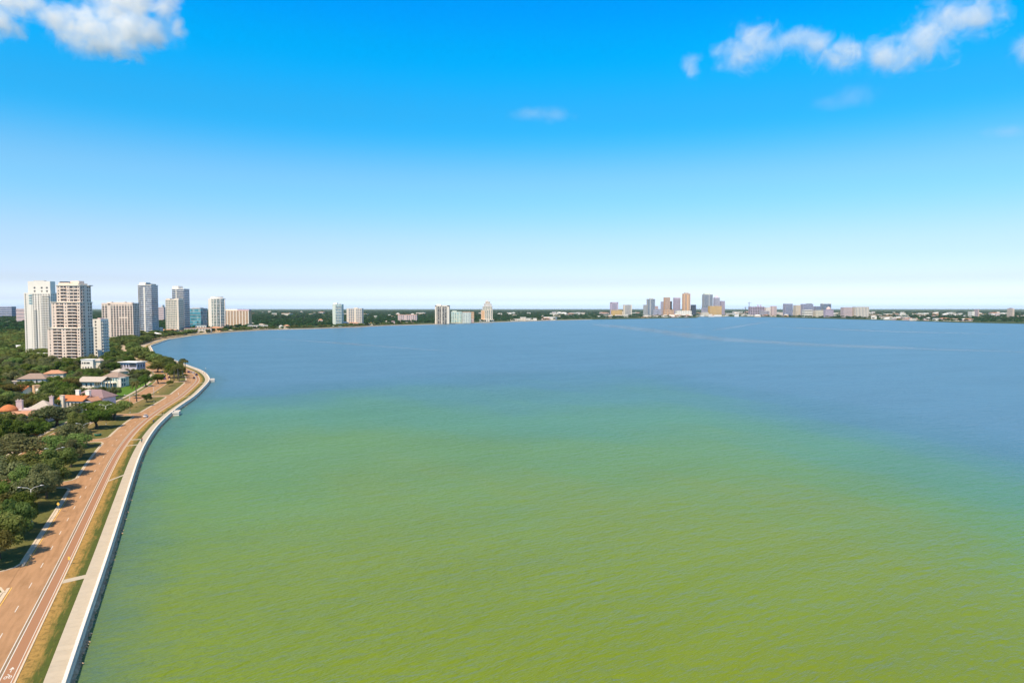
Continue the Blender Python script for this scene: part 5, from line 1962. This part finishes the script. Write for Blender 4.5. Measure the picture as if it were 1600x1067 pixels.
PALM = [palm_mesh(i, 10, .22, 24, 2.6) for i in range(3)]
PALMS = [(117, 631, 645, 'short palm before the cream wall of the red tiled villa'), (127, 622, 642, 'palm clump member nearest the villa chimney'), (135, 614, 641, 'tallest palm in front of the red tiled villa'), (150, 614, 632, 'palm with browned fronds beside the lilac villa wing'),
         (214, 597, 636, 'very tall slender palm standing on the dry median'), (54, 599, 611, 'small palm beside the orange stair tower'), (272, 572, 597, 'palm in the cluster at the bend, above the round bush'),
         (278, 570, 599, 'palm in the middle of the cluster at the bend'), (282, 565, 588, 'palm behind the red car at the bend'), (290, 563, 583, 'palm at the outer side of the cluster near the water'),
         (285, 561, 582, 'slim palm against the water at the bend'), (265, 566, 586, 'palm at the inner side of the cluster'), (280, 576, 596, 'low palm inside the cluster at the bend'), (116, 574, 590, 'palm with yellowed crown behind the houses'),
         (268, 560, 578, 'dark palm against the far water by the bend'), (286, 574, 592, 'leaning palm over the grass at the bend'), (211, 617, 622, 'tiny young palm on the median by the small tree')]
for px, pt, pb, lab in PALMS:
    p = U(px, pb, 0)
    h = max(2.0, ZD(pt, p.y))
    e = empty('palm_tree', (p.x, p.y, 0), random.uniform(0, 6), lab, 'palm', 'palms along the bayfront')
    t, c = random.choice(PALM)
    e.scale = (1.15, 1.15, h / 10)
    link('trunk', t, e)
    link('crown', c, e)
    # fronds keep their own proportions on a short trunk
    o = e.children[-1]
    o.scale = (1.05, 1.05, 11.0 / h)
    o.location.z = 10 - 10 * 11.0 / h

# shrubs
BUSH = crown_mesh('crown', 900, 1.0, .8, 700, 0.10, 10, L_oak, .5)[0]
for px, py, w, lab in ((266, 603, 16, 'dark round bush on the median before the palms'), (289, 590, 11, 'low dark bush under the palms at the bend'), (213, 637, 3, 'little shrub at the foot of the very tall palm'), (70, 690, 12, 'clipped hedge bush at the side street corner'),
                       (232, 556, 10, 'shrub on the beach edge beyond the bend'), (150, 618, 9, 'shrub by the columned house path')):
    p = U(px, py, 0)
    k = w * p.y / F / 2
    e = empty('bush', (p.x, p.y, 0), random.uniform(0, 6), lab, 'bush')
    e.scale = (k, k, k * .95)
    link('foliage', BUSH, e, (0, 0, .45))

# the woods farther off: one mass nobody could count
src = bpy.data.collections.new('wood_sources')


def wood(name, label, pts, kind):
    col = bpy.data.collections.new(name + '_source')
    for i, (c, t, cz, rx) in enumerate(KINDS[kind]):
        o = bpy.data.objects.new('crown', c)
        col.objects.link(o)
    me = bpy.data.meshes.new(name)
    me.from_pydata([(p[0], p[1], p[2]) for p in pts], [], [])
    at_ = me.attributes.new('sc', 'FLOAT_VECTOR', 'POINT')
    for i, p in enumerate(pts): at_.data[i].vector = (p[3], p[3], p[4])
    o = link(name, me)
    tag(o, label, None, None, 'stuff')
    ng = bpy.data.node_groups.new(name, 'GeometryNodeTree')
    ng.interface.new_socket('Geometry', in_out='INPUT', socket_type='NodeSocketGeometry')
    ng.interface.new_socket('Geometry', in_out='OUTPUT', socket_type='NodeSocketGeometry')
    gi, go = ng.nodes.new('NodeGroupInput'), ng.nodes.new('NodeGroupOutput')
    ip = ng.nodes.new('GeometryNodeInstanceOnPoints')
    ci = ng.nodes.new('GeometryNodeCollectionInfo')
    ci.inputs['Collection'].default_value = col
    ci.inputs['Separate Children'].default_value = True
    ci.inputs['Reset Children'].default_value = True
    ip.inputs['Pick Instance'].default_value = True
    rv = ng.nodes.new('FunctionNodeRandomValue')
    rv.data_type = 'FLOAT_VECTOR'
    rv.inputs[0].default_value = (0, 0, 0)
    rv.inputs[1].default_value = (0, 0, 6.283)
    na = ng.nodes.new('GeometryNodeInputNamedAttribute')
    na.data_type = 'FLOAT_VECTOR'
    na.inputs[0].default_value = 'sc'
    L = ng.links.new
    L(gi.outputs[0], ip.inputs['Points'])
    L(ci.outputs[0], ip.inputs['Instance'])
    L(rv.outputs[0], ip.inputs['Rotation'])
    L(na.outputs[0], ip.inputs['Scale'])
    L(ip.outputs[0], go.inputs[0])
    md = o.modifiers.new('scatter', 'NODES')
    md.node_group = ng
    return o


mid = [(X, Y, h * .42, h / 10.0 * rng.uniform(.95, 1.2), h / 10.5) for X, Y, h in chosen[NIND:]]
wood('oak_wood', 'dense oak wood round the foot of the towers', mid, 'farmid')
# far wood: spacing grows with distance
fp = []
P = []
for ring in range(400):
    r = 1350 * (1.028 ** ring)
    if r > 14000: break
    sp = 13 + max(0, r - 1800) / 170
    n = int(1.5 * r / sp)
    for i in range(n):
        a = R(-43) + R(86) * (i + rng.random()) / n
        rr = r * (1 + .028 * rng.random())
        P.append((rr * math.sin(a), rr * math.cos(a)))
o_, j_ = inland(P)
rightpoly = [Vector(U(x, y, WZ)[:2]) for x, y in FAR_SHORE]


def far_land(x, y, o):
    if x < 430 and y < 3600: return o > 34
    if x < 380: return True
    # east and downtown side: behind the far shoreline
    for a, b in zip(rightpoly, rightpoly[1:]):
        sa_, sb_ = a.x / a.y, b.x / b.y
        t = x / y
        if min(sa_, sb_) <= t <= max(sa_, sb_):
            k = (t - sa_) / (sb_ - sa_ + 1e-9)
            return y > (a.y + (b.y - a.y) * k) * 1.012
    return o > 34 and y > 3300


BIG = [(o.location.x, o.location.y) for o in bpy.data.objects if o.get('category') and o.type == 'EMPTY' and 1300 < o.location.y < 9000]
cell = {}
for x, y in BIG: cell.setdefault((int(x // 60), int(y // 60)), []).append((x, y))
for (x, y), o in zip(P, o_):
    if y < 1300: continue
    if not far_land(x, y, o): continue
    if any((x - a) ** 2 + (y - b) ** 2 < 26 ** 2 for dx in (-1, 0, 1) for dy in (-1, 0, 1) for a, b in cell.get((int(x // 60) + dx, int(y // 60) + dy), ())): continue
    if x > 0.06 * y and y > 3900 and rng.random() < .3: continue
    k = (1.0 + max(0, math.hypot(x, y) - 2200) / 5200) * rng.uniform(.8, 1.3)
    kz = rng.uniform(.85, 1.45)
    fp.append((x, y, 4.4 * kz, k * 1.15, kz))
print('far trees', len(fp))
wood('far_wood', 'dark green wood along the far shores to the horizon', fp, 'far')
# strip of scattered trees on the inner beach
bt = []
for s in np.arange(S_B + 330, S_MAX - 1300, 13.0):
    for o in (NB1 + 5, sb1(s) + 6, sb1(s) + 16):
        if rng.random() < .62:
            p = at(s + rng.uniform(-5, 5), o + rng.uniform(-2, 3))
            h = rng.uniform(7, 12)
            bt.append((p.x, p.y, h * .45, h / 10, h / 10.5))
wood('shore_trees', 'band of trees along the inner shore road', bt, 'farmid')

# ---------------------------------------------------------------- lawn, side street
lw = []
for px, py in ((181, 622), (200, 616), (222, 605), (240, 599), (228, 596.5), (207, 600), (190, 606), (178, 614)):
    p = U(px, py, 0.05)
    lw.append((p.x, p.y))
m = MB()
m.prism(list(reversed(lw)) if True else lw, 0.0, 0.055)
lo = m.build('lawn', M_lawn)
lo.data.update()
bm = bmesh.new()
bm.from_mesh(lo.data)
bmesh.ops.recalc_face_normals(bm, faces=bm.faces)
bm.to_mesh(lo.data)
bm.free()
tag(lo, 'bright watered lawn in front of the pale houses', None, None, 'structure')

# ---------------------------------------------------------------- street lamps and signs
def lamp_meshes():
    p = MB()
    p.tube([(0, 0, 0), (0, 0, 9.2)], [.12, .075], 8)
    b = MB()
    b.tube([(0, 0, 0), (0, 0, .5)], [.26, .2], 8)
    arms = []
    for sg in (-1, 1):
        a = MB()
        a.tube([(0, 0, 9.1), (sg * .8, 0, 9.65), (sg * 2.0, 0, 9.9)], [.06, .05, .045], 6)
        h = MB()
        h.tube([(sg * 1.95, 0, 9.92), (sg * 2.2, 0, 9.97), (sg * 2.75, 0, 9.96), (sg * 2.95, 0, 9.9)], [.08, .17, .16, .05], 8)
        arms.append((a.mesh('arm', M_lampwhite), h.mesh('lamp_head', M_metal)))
    return p.mesh('pole', M_metal), b.mesh('base', M_grey), arms


LP, LB, LA = lamp_meshes()
LAMPS = [(165, 632, 'double-arm street lamp above the flat crowned trees'), (131, 661, 'double-arm street lamp beside the thin grey oak'), (85, 700, 'double-arm street lamp over the dark median oaks'), (48, 760, 'double-arm street lamp over the grey green oak'),
         (202.5, 617, 'slim double-arm lamp at the mouth of the lawn road'), (240, 603, 'slim double-arm lamp on the median by the dark bush'), (239, 578, 'double-arm lamp at the lawn corner')]
for px, py, lab in LAMPS:
    p = U(px, py, 9.9)
    so, _ = s_of(p)
    t = at(so + 1, 0) - at(so, 0)
    e = empty('street_lamp', (p.x, p.y, 0), math.atan2(t.y, t.x) + R(90), lab, 'street lamp', 'double-arm street lamps on the median')
    link('base', LB, e)
    link('pole', LP, e)
    for a, h in LA:
        o = link('arm', a, e)
        link('lamp_head', h, o)
# promenade lamp
p = U(321.5, 585.5)
e = empty('lamp_post', (p.x, p.y, .1), 0, 'slim dark lamp post on the sidewalk at the tip of the bend', 'lamp post')
m = MB()
m.tube([(0, 0, 0), (0, 0, 5)], [.1, .07], 8)
m.build('pole', M_dark, e)
m = MB()
m.tube([(0, 0, 5), (0, 0, 5.2), (0, 0, 5.7), (0, 0, 5.9)], [.12, .28, .3, .05], 8)
m.build('lantern', M_lampwhite, e)


def sign(px, py, h, col, shape, lab):
    p = U(px, py, 0.05)
    e = empty('road_sign', (p.x, p.y, 0), R(-12), lab, 'sign')
    m = MB()
    m.tube([(0, 0, 0), (0, 0, h)], [.04, .04], 6)
    m.build('post', M_metal, e)
    m = MB()
    if shape == 'diamond':
        r = .55
        v = [(0, -.06, h - r), (r, -.06, h), (0, -.06, h + r), (-r, -.06, h)]
    else:
        v = [(-.3, -.06, h - .45), (.3, -.06, h - .45), (.3, -.06, h + .3), (-.3, -.06, h + .3)]
    m.add(v + [(a, -.03, c) for a, b, c in v], [(0, 1, 2, 3), (7, 6, 5, 4), (0, 4, 5, 1), (1, 5, 6, 2), (2, 6, 7, 3), (3, 7, 4, 0)])
    m.build('panel', col, e)


sign(91.5, 800, 2.4, M_yellow, 'diamond', 'yellow diamond road sign beside the median kerb')
sign(108.5, 882, 1.6, M_yellow, 'plate', 'small yellow marker post at the verge edge')
sign(279, 620, 2.2, M_paint, 'plate', 'white sign post on the verge past the platform')
sign(247, 617, 2.0, M_yellow, 'plate', 'small marker sign at the crossover before the palms')
# green planter round the clear-trunk tree
p = U(153, 681)
e = empty('planter', (p.x, p.y, 0), 0, 'green tub planter under the upright median tree', 'planter')
m = MB()
m.tube([(0, 0, 0), (0, 0, .9), (0, 0, 1.0), (0, 0, 1.0)], [1.1, 1.5, 1.5, 1.2], 12)
m.build('tub', mat('green_tub', (.02, .22, .13), .5, .1, 1.0), e)
m = MB()
m.tube([(0, 0, .98), (0, 0, 1.04)], [1.25, 1.2], 12)
m.build('soil', M_bark, e)
# street lamp arms are painted pale; benches and bins are too small to show

# ---------------------------------------------------------------- cars
def paint(name, c):
    m, nt, n, l, b = nodes_of(name)
    b.inputs['Base Color'].default_value = (*c, 1)
    b.inputs['Roughness'].default_value = .25
    b.inputs['Coat Weight'].default_value = .6
    b.inputs['Coat Roughness'].default_value = .08
    return m


M_carglass = paint('car_glass', (.015, .016, .02))
M_tyre = mat('tyre_rubber', (.02, .02, .022), .9)
M_rim = mat('wheel_rim', (.45, .45, .46), .35, .05, 2, 0, .8)
M_lightw = mat('headlight_lens', (.75, .75, .72), .15)
M_lightr = mat('taillight_lens', (.45, .02, .02), .2)


def loft(m, stations, mi=0):
    """stations: (x, half width, z bottom, z top, edge) -> closed body of rounded sections"""
    n = 10
    rings = []
    for x, hw, zb, zt_, ed in stations:
        r = [(-hw, zb + ed), (-hw + ed * .4, zb), (hw - ed * .4, zb), (hw, zb + ed), (hw, zt_ - ed), (hw - ed * .35, zt_ - ed * .25), (hw - ed * 1.2, zt_), (-hw + ed * 1.2, zt_), (-hw + ed * .35, zt_ - ed * .25), (-hw, zt_ - ed)]
        rings.append([(x, y, z) for y, z in r])
    fs_ = []
    for i in range(len(rings) - 1):
        for k in range(n): fs_.append((i * n + k, i * n + (k + 1) % n, (i + 1) * n + (k + 1) % n, (i + 1) * n + k))
    fs_.append(tuple(range(n - 1, -1, -1)))
    fs_.append(tuple((len(rings) - 1) * n + k for k in range(n)))
    m.add([q for r in rings for q in r], [tuple(reversed(f)) for f in fs_], mi, True)


def car_parts(tall):
    t = .22 if tall else 0
    b = MB()
    loft(b, [(-2.28, .72, .38, .80, .12), (-2.15, .86, .26, .92 + t, .14), (-1.3, .91, .22, .96 + t, .14), (0.2, .92, .2, .95 + t, .14), (1.1, .91, .22, .92 + t * .8, .14), (1.95, .84, .25, .78 + t * .6, .14), (2.28, .68, .36, .64 + t * .4, .12)])
    g = MB()
    loft(g, [(-1.95 if tall else -1.75, .70, .86 + t, .98 + t, .06), (-1.55 if tall else -1.1, .74, .86 + t, 1.40 + t * 1.6, .12), (-.2, .76, .86 + t, 1.44 + t * 1.6, .12), (.35, .75, .86 + t, 1.38 + t * 1.6, .12), (1.15, .72, .84 + t, .94 + t, .05)])
    r = MB()
    loft(r, [(-1.5 if tall else -1.05, .62, 1.385 + t * 1.6, 1.43 + t * 1.6, .015), (-.2, .66, 1.43 + t * 1.6, 1.475 + t * 1.6, .015), (.3, .62, 1.385 + t * 1.6, 1.43 + t * 1.6, .015)])
    w, rm = MB(), MB()
    w.tube([(0, -.11, 0), (0, .11, 0)], [.33, .33], 14)
    rm.tube([(0, -.125, 0), (0, .125, 0)], [.2, .2], 10)
    hl, tl = MB(), MB()
    hl.box(2.14, 2.27, -.13, .13, .56 + t * .4, .68 + t * .4)
    tl.box(-2.3, -2.2, -.15, .15, .66, .82)
    return b, g, r, w.mesh('wheel', M_tyre), rm.mesh('rim', M_rim), hl.mesh('headlight', M_lightw), tl.mesh('taillight', M_lightr)


def car(px, py, away, col, lab, tall=False, lane=None):
    p = U(px, py, 0.04)
    so, o = s_of(p)
    t = at(so + 2, o) - at(so, o)
    e = empty('parked_car' if lane == 'park' else 'car', (p.x, p.y, 0.035), math.atan2(t.y, t.x) + (0 if away else math.pi), lab, 'car', 'cars on the bayfront road')
    b, g, r, w, rm, hl, tl = car_parts(tall)
    b.build('body', col, e)
    g.build('window', M_carglass, e)
    r.build('roof', col, e)
    for x in (-1.38, 1.42):
        for y in (-.82, .82):
            o1 = link('wheel', w, e, (x, y, .33))
            link('rim', rm, o1)
    for y in (-.56, .56):
        link('headlight', hl, e, (0, y, 0))
        link('taillight', tl, e, (0, y, 0))
    return e


PW, PR, PB, PV, PS, PK = paint('white_car_paint', (.75, .73, .76)), paint('red_car_paint', (.45, .03, .02)), paint('dark_blue_car_paint', (.02, .04, .12)), paint('violet_car_paint', (.16, .07, .24)), paint('silver_car_paint', (.5, .5, .52)), paint('black_car_paint', (.02, .02, .022))
car(227.5, 651.5, True, PW, 'pale car alone on the near stretch of the northbound road')
car(303, 591.5, True, PK, 'black car last in the queue at the bend')
car(307, 586.5, True, PB, 'dark blue car in the queue at the bend', True)
car(302.5, 582.8, True, PW, 'white car ahead of the dark blue one at the bend')
car(294.5, 582, True, PV, 'violet car rounding the bend')
car(288.5, 578.5, True, PR, 'red car under the palms at the bend')
car(257.2, 592.5, False, PV, 'violet car, first of the southbound pair', True)
car(256.2, 587, False, PW, 'white car behind the violet southbound one')
car(264.6, 590.5, False, PR, 'red car in the other southbound lane')
car(263, 585.5, False, PK, 'dark car behind the red southbound one')
car(253.5, 582, False, PB, 'blue car emerging from the tree shade southbound')

# ---------------------------------------------------------------- people
def person(px, py, heading, shirt, pants, label, step=1.0, seed=0):
    p = U(px, py, 0.13)
    g = random.Random(seed)
    st = .26 * step
    J = {'pel': (0, 0, .95), 'wai': (0, 0, 1.12), 'che': (.02, 0, 1.32), 'nek': (.03, 0, 1.5), 'hed': (.05, 0, 1.62), 'top': (.05, 0, 1.75),
         'hl': (0, .1, .92), 'kl': (st * .75, .1, .5), 'al': (st, .1, .09), 'tl': (st + .18, .1, .04), 'hr': (0, -.1, .92), 'kr': (-st * .25, -.1, .5), 'ar': (-st, -.1, .13), 'tr': (-st + .16, -.1, .04),
         'sl': (.02, .19, 1.42), 'el': (-st * .45, .24, 1.15), 'wl': (-st * .5 + .12, .23, .92), 'fl': (-st * .5 + .16, .22, .83),
         'sr': (.02, -.19, 1.42), 'er': (st * .35, -.24, 1.15), 'wr': (st * .9, -.23, .95), 'fr': (st * 1.0, -.22, .87)}
    Rr = {'pel': .155, 'wai': .14, 'che': .165, 'nek': .062, 'hed': .1, 'top': .07, 'hl': .09, 'kl': .062, 'al': .042, 'tl': .035, 'hr': .09, 'kr': .062, 'ar': .042, 'tr': .035, 'sl': .065, 'el': .045, 'wl': .033, 'fl': .03, 'sr': .065, 'er': .045, 'wr': .033, 'fr': .03}
    E_ = [('pel', 'wai'), ('wai', 'che'), ('che', 'nek'), ('nek', 'hed'), ('hed', 'top'), ('pel', 'hl'), ('hl', 'kl'), ('kl', 'al'), ('al', 'tl'), ('pel', 'hr'), ('hr', 'kr'), ('kr', 'ar'), ('ar', 'tr'),
          ('che', 'sl'), ('sl', 'el'), ('el', 'wl'), ('wl', 'fl'), ('che', 'sr'), ('sr', 'er'), ('er', 'wr'), ('wr', 'fr')]
    names = list(J)
    me = bpy.data.meshes.new('person')
    me.from_pydata([J[k] for k in names], [(names.index(a), names.index(b)) for a, b in E_], [])
    o = bpy.data.objects.new('tmp', me)
    COL.objects.link(o)
    o.modifiers.new('skin', 'SKIN')
    if not me.skin_vertices: me.skin_vertices.new()
    for i, k in enumerate(names):
        me.skin_vertices[0].data[i].radius = (Rr[k], Rr[k])
        me.skin_vertices[0].data[i].use_root = (k == 'pel')
    sub = o.modifiers.new('sub', 'SUBSURF')
    sub.levels = sub.render_levels = 1
    dg = bpy.context.evaluated_depsgraph_get()
    dg.update()
    out = bpy.data.meshes.new_from_object(o.evaluated_get(dg))
    bpy.data.objects.remove(o)
    out.name = 'person'
    out.materials.clear()
    for m in (M_skin, shirt, pants, M_hair, M_dark): out.materials.append(m)
    for pl in out.polygons:
        c = pl.center
        arm = abs(c.y) > .2
        if c.z > 1.68 or (c.z > 1.58 and c.x < .02): k = 3
        elif c.z > 1.49: k = 0
        elif arm and c.z < 1.22: k = 0
        elif c.z > .98: k = 1
        elif c.z > .5 or pants in LONG: k = 2 if c.z > .1 else 4
        else: k = 0 if c.z > .1 else 4
        pl.material_index = k
        pl.use_smooth = True
    r = link('person', out)
    r.location = (p.x, p.y, 0.137)
    r.rotation_euler = (0, 0, heading)
    tag(r, label, 'person', 'people on the bayfront sidewalk')
    return r


M_skin = mat('skin', (.45, .27, .18), .6)
M_hair = mat('dark_hair', (.04, .025, .015), .7)
C_blue, C_red, C_black, C_white, C_teal = mat('blue_shirt', (.04, .07, .3), .9), mat('red_shirt', (.4, .05, .04), .9), mat('black_cloth', (.02, .02, .022), .9), mat('white_cloth', (.7, .7, .68), .9), mat('teal_cloth', (.03, .22, .2), .9)
LONG = [C_black]
up_ = lambda px, py: math.atan2(*reversed((at(s_of(U(px, py))[0] + 1, 0) - at(s_of(U(px, py))[0], 0))))
person(222, 690, up_(222, 690), C_red, C_black, 'person in red top and dark trousers walking on the sidewalk below the curve', seed=1)
person(221, 691.5, up_(221, 690), C_teal, C_black, 'person in teal top walking beside the one in red', .8, seed=2)
person(253.5, 648.5, up_(253, 648) + math.pi, C_black, C_black, 'person all in black on the sidewalk near the platform', seed=3)
person(240, 661, up_(240, 661), C_blue, C_black, 'person in blue on the sidewalk before the platform', seed=4)
person(296, 621, up_(296, 621), C_black, C_white, 'person in black top and white shorts past the platform', 1.3, seed=5)
person(318.6, 583.5, up_(318, 584), C_blue, C_black, 'person in blue by the lamp post at the tip', seed=6)
person(309.5, 582.5, up_(309, 582) + math.pi, C_red, C_white, 'person in red with white shorts beyond the tip', seed=7)
person(328, 594, up_(322, 594), C_white, C_black, 'person in white at the landing ledge', seed=8)

# ---------------------------------------------------------------- clouds
def cloud(label, blobs, Y, dens, amp, nscale, px2m=None):
    k = Y / F
    cs = [(Vector((XD(x, Y), Y + dy * k, ZD(y, Y))), rx * k, rz * k) for x, y, rx, rz, dy in blobs]
    lo = Vector((min(c.x - a * 1.3 for c, a, b in cs), min(c.y - max(a * .8, b) * 1.3 for c, a, b in cs), min(c.z - b * 1.3 for c, a, b in cs)))
    hi = Vector((max(c.x + a * 1.3 for c, a, b in cs), max(c.y + max(a * .8, b) * 1.3 for c, a, b in cs), max(c.z + b * 1.3 for c, a, b in cs)))
    m = MB()
    m.box(lo.x, hi.x, lo.y, hi.y, lo.z, hi.z)
    ma = bpy.data.materials.new('cloud_vapour')
    ma.use_nodes = True
    nt = ma.node_tree
    n, l = nt.nodes, nt.links
    n.remove(n['Principled BSDF'])
    out = [x for x in n if x.type == 'OUTPUT_MATERIAL'][0]
    vp = n.new('ShaderNodeVolumePrincipled')
    vp.inputs['Color'].default_value = (1, 1, 1, 1)
    vp.inputs['Anisotropy'].default_value = 0.0
    g = n.new('ShaderNodeNewGeometry')
    acc = None
    for c, a, b in cs:
        s = n.new('ShaderNodeVectorMath')
        s.operation = 'SUBTRACT'
        s.inputs[1].default_value = c
        l.new(g.outputs['Position'], s.inputs[0])
        d = n.new('ShaderNodeVectorMath')
        d.operation = 'DIVIDE'
        d.inputs[1].default_value = (a, max(a * .8, b), b)
        l.new(s.outputs[0], d.inputs[0])
        ln = n.new('ShaderNodeVectorMath')
        ln.operation = 'LENGTH'
        l.new(d.outputs[0], ln.inputs[0])
        sb = n.new('ShaderNodeMath')
        sb.operation = 'SUBTRACT'
        sb.inputs[0].default_value = 1.0
        l.new(ln.outputs['Value'], sb.inputs[1])
        if acc is None: acc = sb.outputs[0]
        else:
            mxn = n.new('ShaderNodeMath')
            mxn.operation = 'SMOOTH_MAX'
            mxn.inputs[2].default_value = 0.25
            l.new(acc, mxn.inputs[0])
            l.new(sb.outputs[0], mxn.inputs[1])
            acc = mxn.outputs[0]
    t = n.new('ShaderNodeTexNoise')
    t.inputs['Scale'].default_value = nscale
    t.inputs['Detail'].default_value = 8
    t.inputs['Roughness'].default_value = 0.62
    t.inputs['Distortion'].default_value = 0.6
    l.new(g.outputs['Position'], t.inputs['Vector'])
    f = n.new('ShaderNodeMath')
    f.operation = 'MULTIPLY_ADD'
    f.inputs[1].default_value = amp
    l.new(t.outputs['Fac'], f.inputs[0])
    l.new(acc, f.inputs[2])
    mr = n.new('ShaderNodeMapRange')
    mr.inputs['From Min'].default_value = amp * .5 + .18
    mr.inputs['From Max'].default_value = amp * .5 + .95
    l.new(f.outputs[0], mr.inputs['Value'])
    pw = n.new('ShaderNodeMath')
    pw.operation = 'POWER'
    pw.inputs[1].default_value = 1.6
    l.new(mr.outputs[0], pw.inputs[0])
    ds = n.new('ShaderNodeMath')
    ds.operation = 'MULTIPLY'
    ds.inputs[1].default_value = dens
    l.new(pw.outputs[0], ds.inputs[0])
    mr = ds
    l.new(mr.outputs[0], vp.inputs['Density'])
    l.new(vp.outputs[0], out.inputs['Volume'])
    ma.cycles.volume_step_rate = 0.25
    o = m.build('cloud', ma)
    tag(o, label, 'cloud', 'clouds over the bay')
    return o


CLOUDS = [
    ('large bright white cloud high over the towers', [(150, 50, 70, 40, 0), (200, 40, 70, 44, 10), (175, 72, 75, 22, 0), (105, 28, 62, 26, -5), (238, 48, 50, 36, 5), (268, 12, 34, 30, 0), (288, 40, 18, 30, 0), (12, 34, 46, 44, 0), (40, 4, 60, 24, 0), (190, -8, 80, 40, 20), (235, -12, 60, 34, 0)], 3000, .021, 2.4, .0125),
    ('long drawn-out white cloud over the downtown skyline', [(1140, 88, 42, 34, 0), (1175, 70, 56, 40, 0), (1235, 66, 54, 22, 0), (1310, 84, 66, 28, 0), (1270, 72, 46, 20, 0), (1380, 86, 68, 33, 0), (1430, 68, 56, 46, 0), (1465, 30, 62, 38, 0), (1515, 22, 52, 44, 0), (1074, 104, 20, 22, 0)], 3200, .010, 2.7, .0125),
    ('ragged small cloud at the edge of the sky', [(1592, 75, 36, 34, 0), (1620, 70, 44, 38, 0)], 3200, .008, 2.3, .0125),
    ('faint cloud wisp alone in the middle of the sky', [(832, 178, 46, 15, 0), (868, 180, 40, 19, 0)], 4200, .0026, 1.5, .007),
    ('faint veil of cloud below the long white cloud', [(1325, 152, 52, 24, 0), (1290, 162, 44, 16, 0)], 4200, .0012, 1.5, .007),
    ('faint low cloud wisp over the eastern shore', [(1560, 207, 52, 15, 0)], 5000, .0014, 1.5, .006),
]
for c in CLOUDS: cloud(*c)

# ---------------------------------------------------------------- the air
zmax = 0
for o in bpy.data.objects:
    if o.type == 'MESH' and o.name.split('.')[0] != 'cloud':
        for c in o.bound_box:
            w = (o.parent.location.z if o.parent else 0) + o.location.z + c[2]
            zmax = max(zmax, min(w, 400))
m = MB()
m.box(-45200, 45200, -4200, 45200, -5.2, max(zmax, HC) + 4)
hm = bpy.data.materials.new('haze_air')
hm.use_nodes = True
n, l = hm.node_tree.nodes, hm.node_tree.links
n.remove(n['Principled BSDF'])
vp = n.new('ShaderNodeVolumePrincipled')
vp.inputs['Color'].default_value = (0.72, 0.86, 1.0, 1)
vp.inputs['Density'].default_value = 1.5e-5
vp.inputs['Anisotropy'].default_value = 0.0
l.new(vp.outputs[0], [x for x in n if x.type == 'OUTPUT_MATERIAL'][0].inputs['Volume'])
hz = m.build('haze', hm)
hz['kind'] = 'stuff'
hz['label'] = 'thin blue haze over the whole bay'
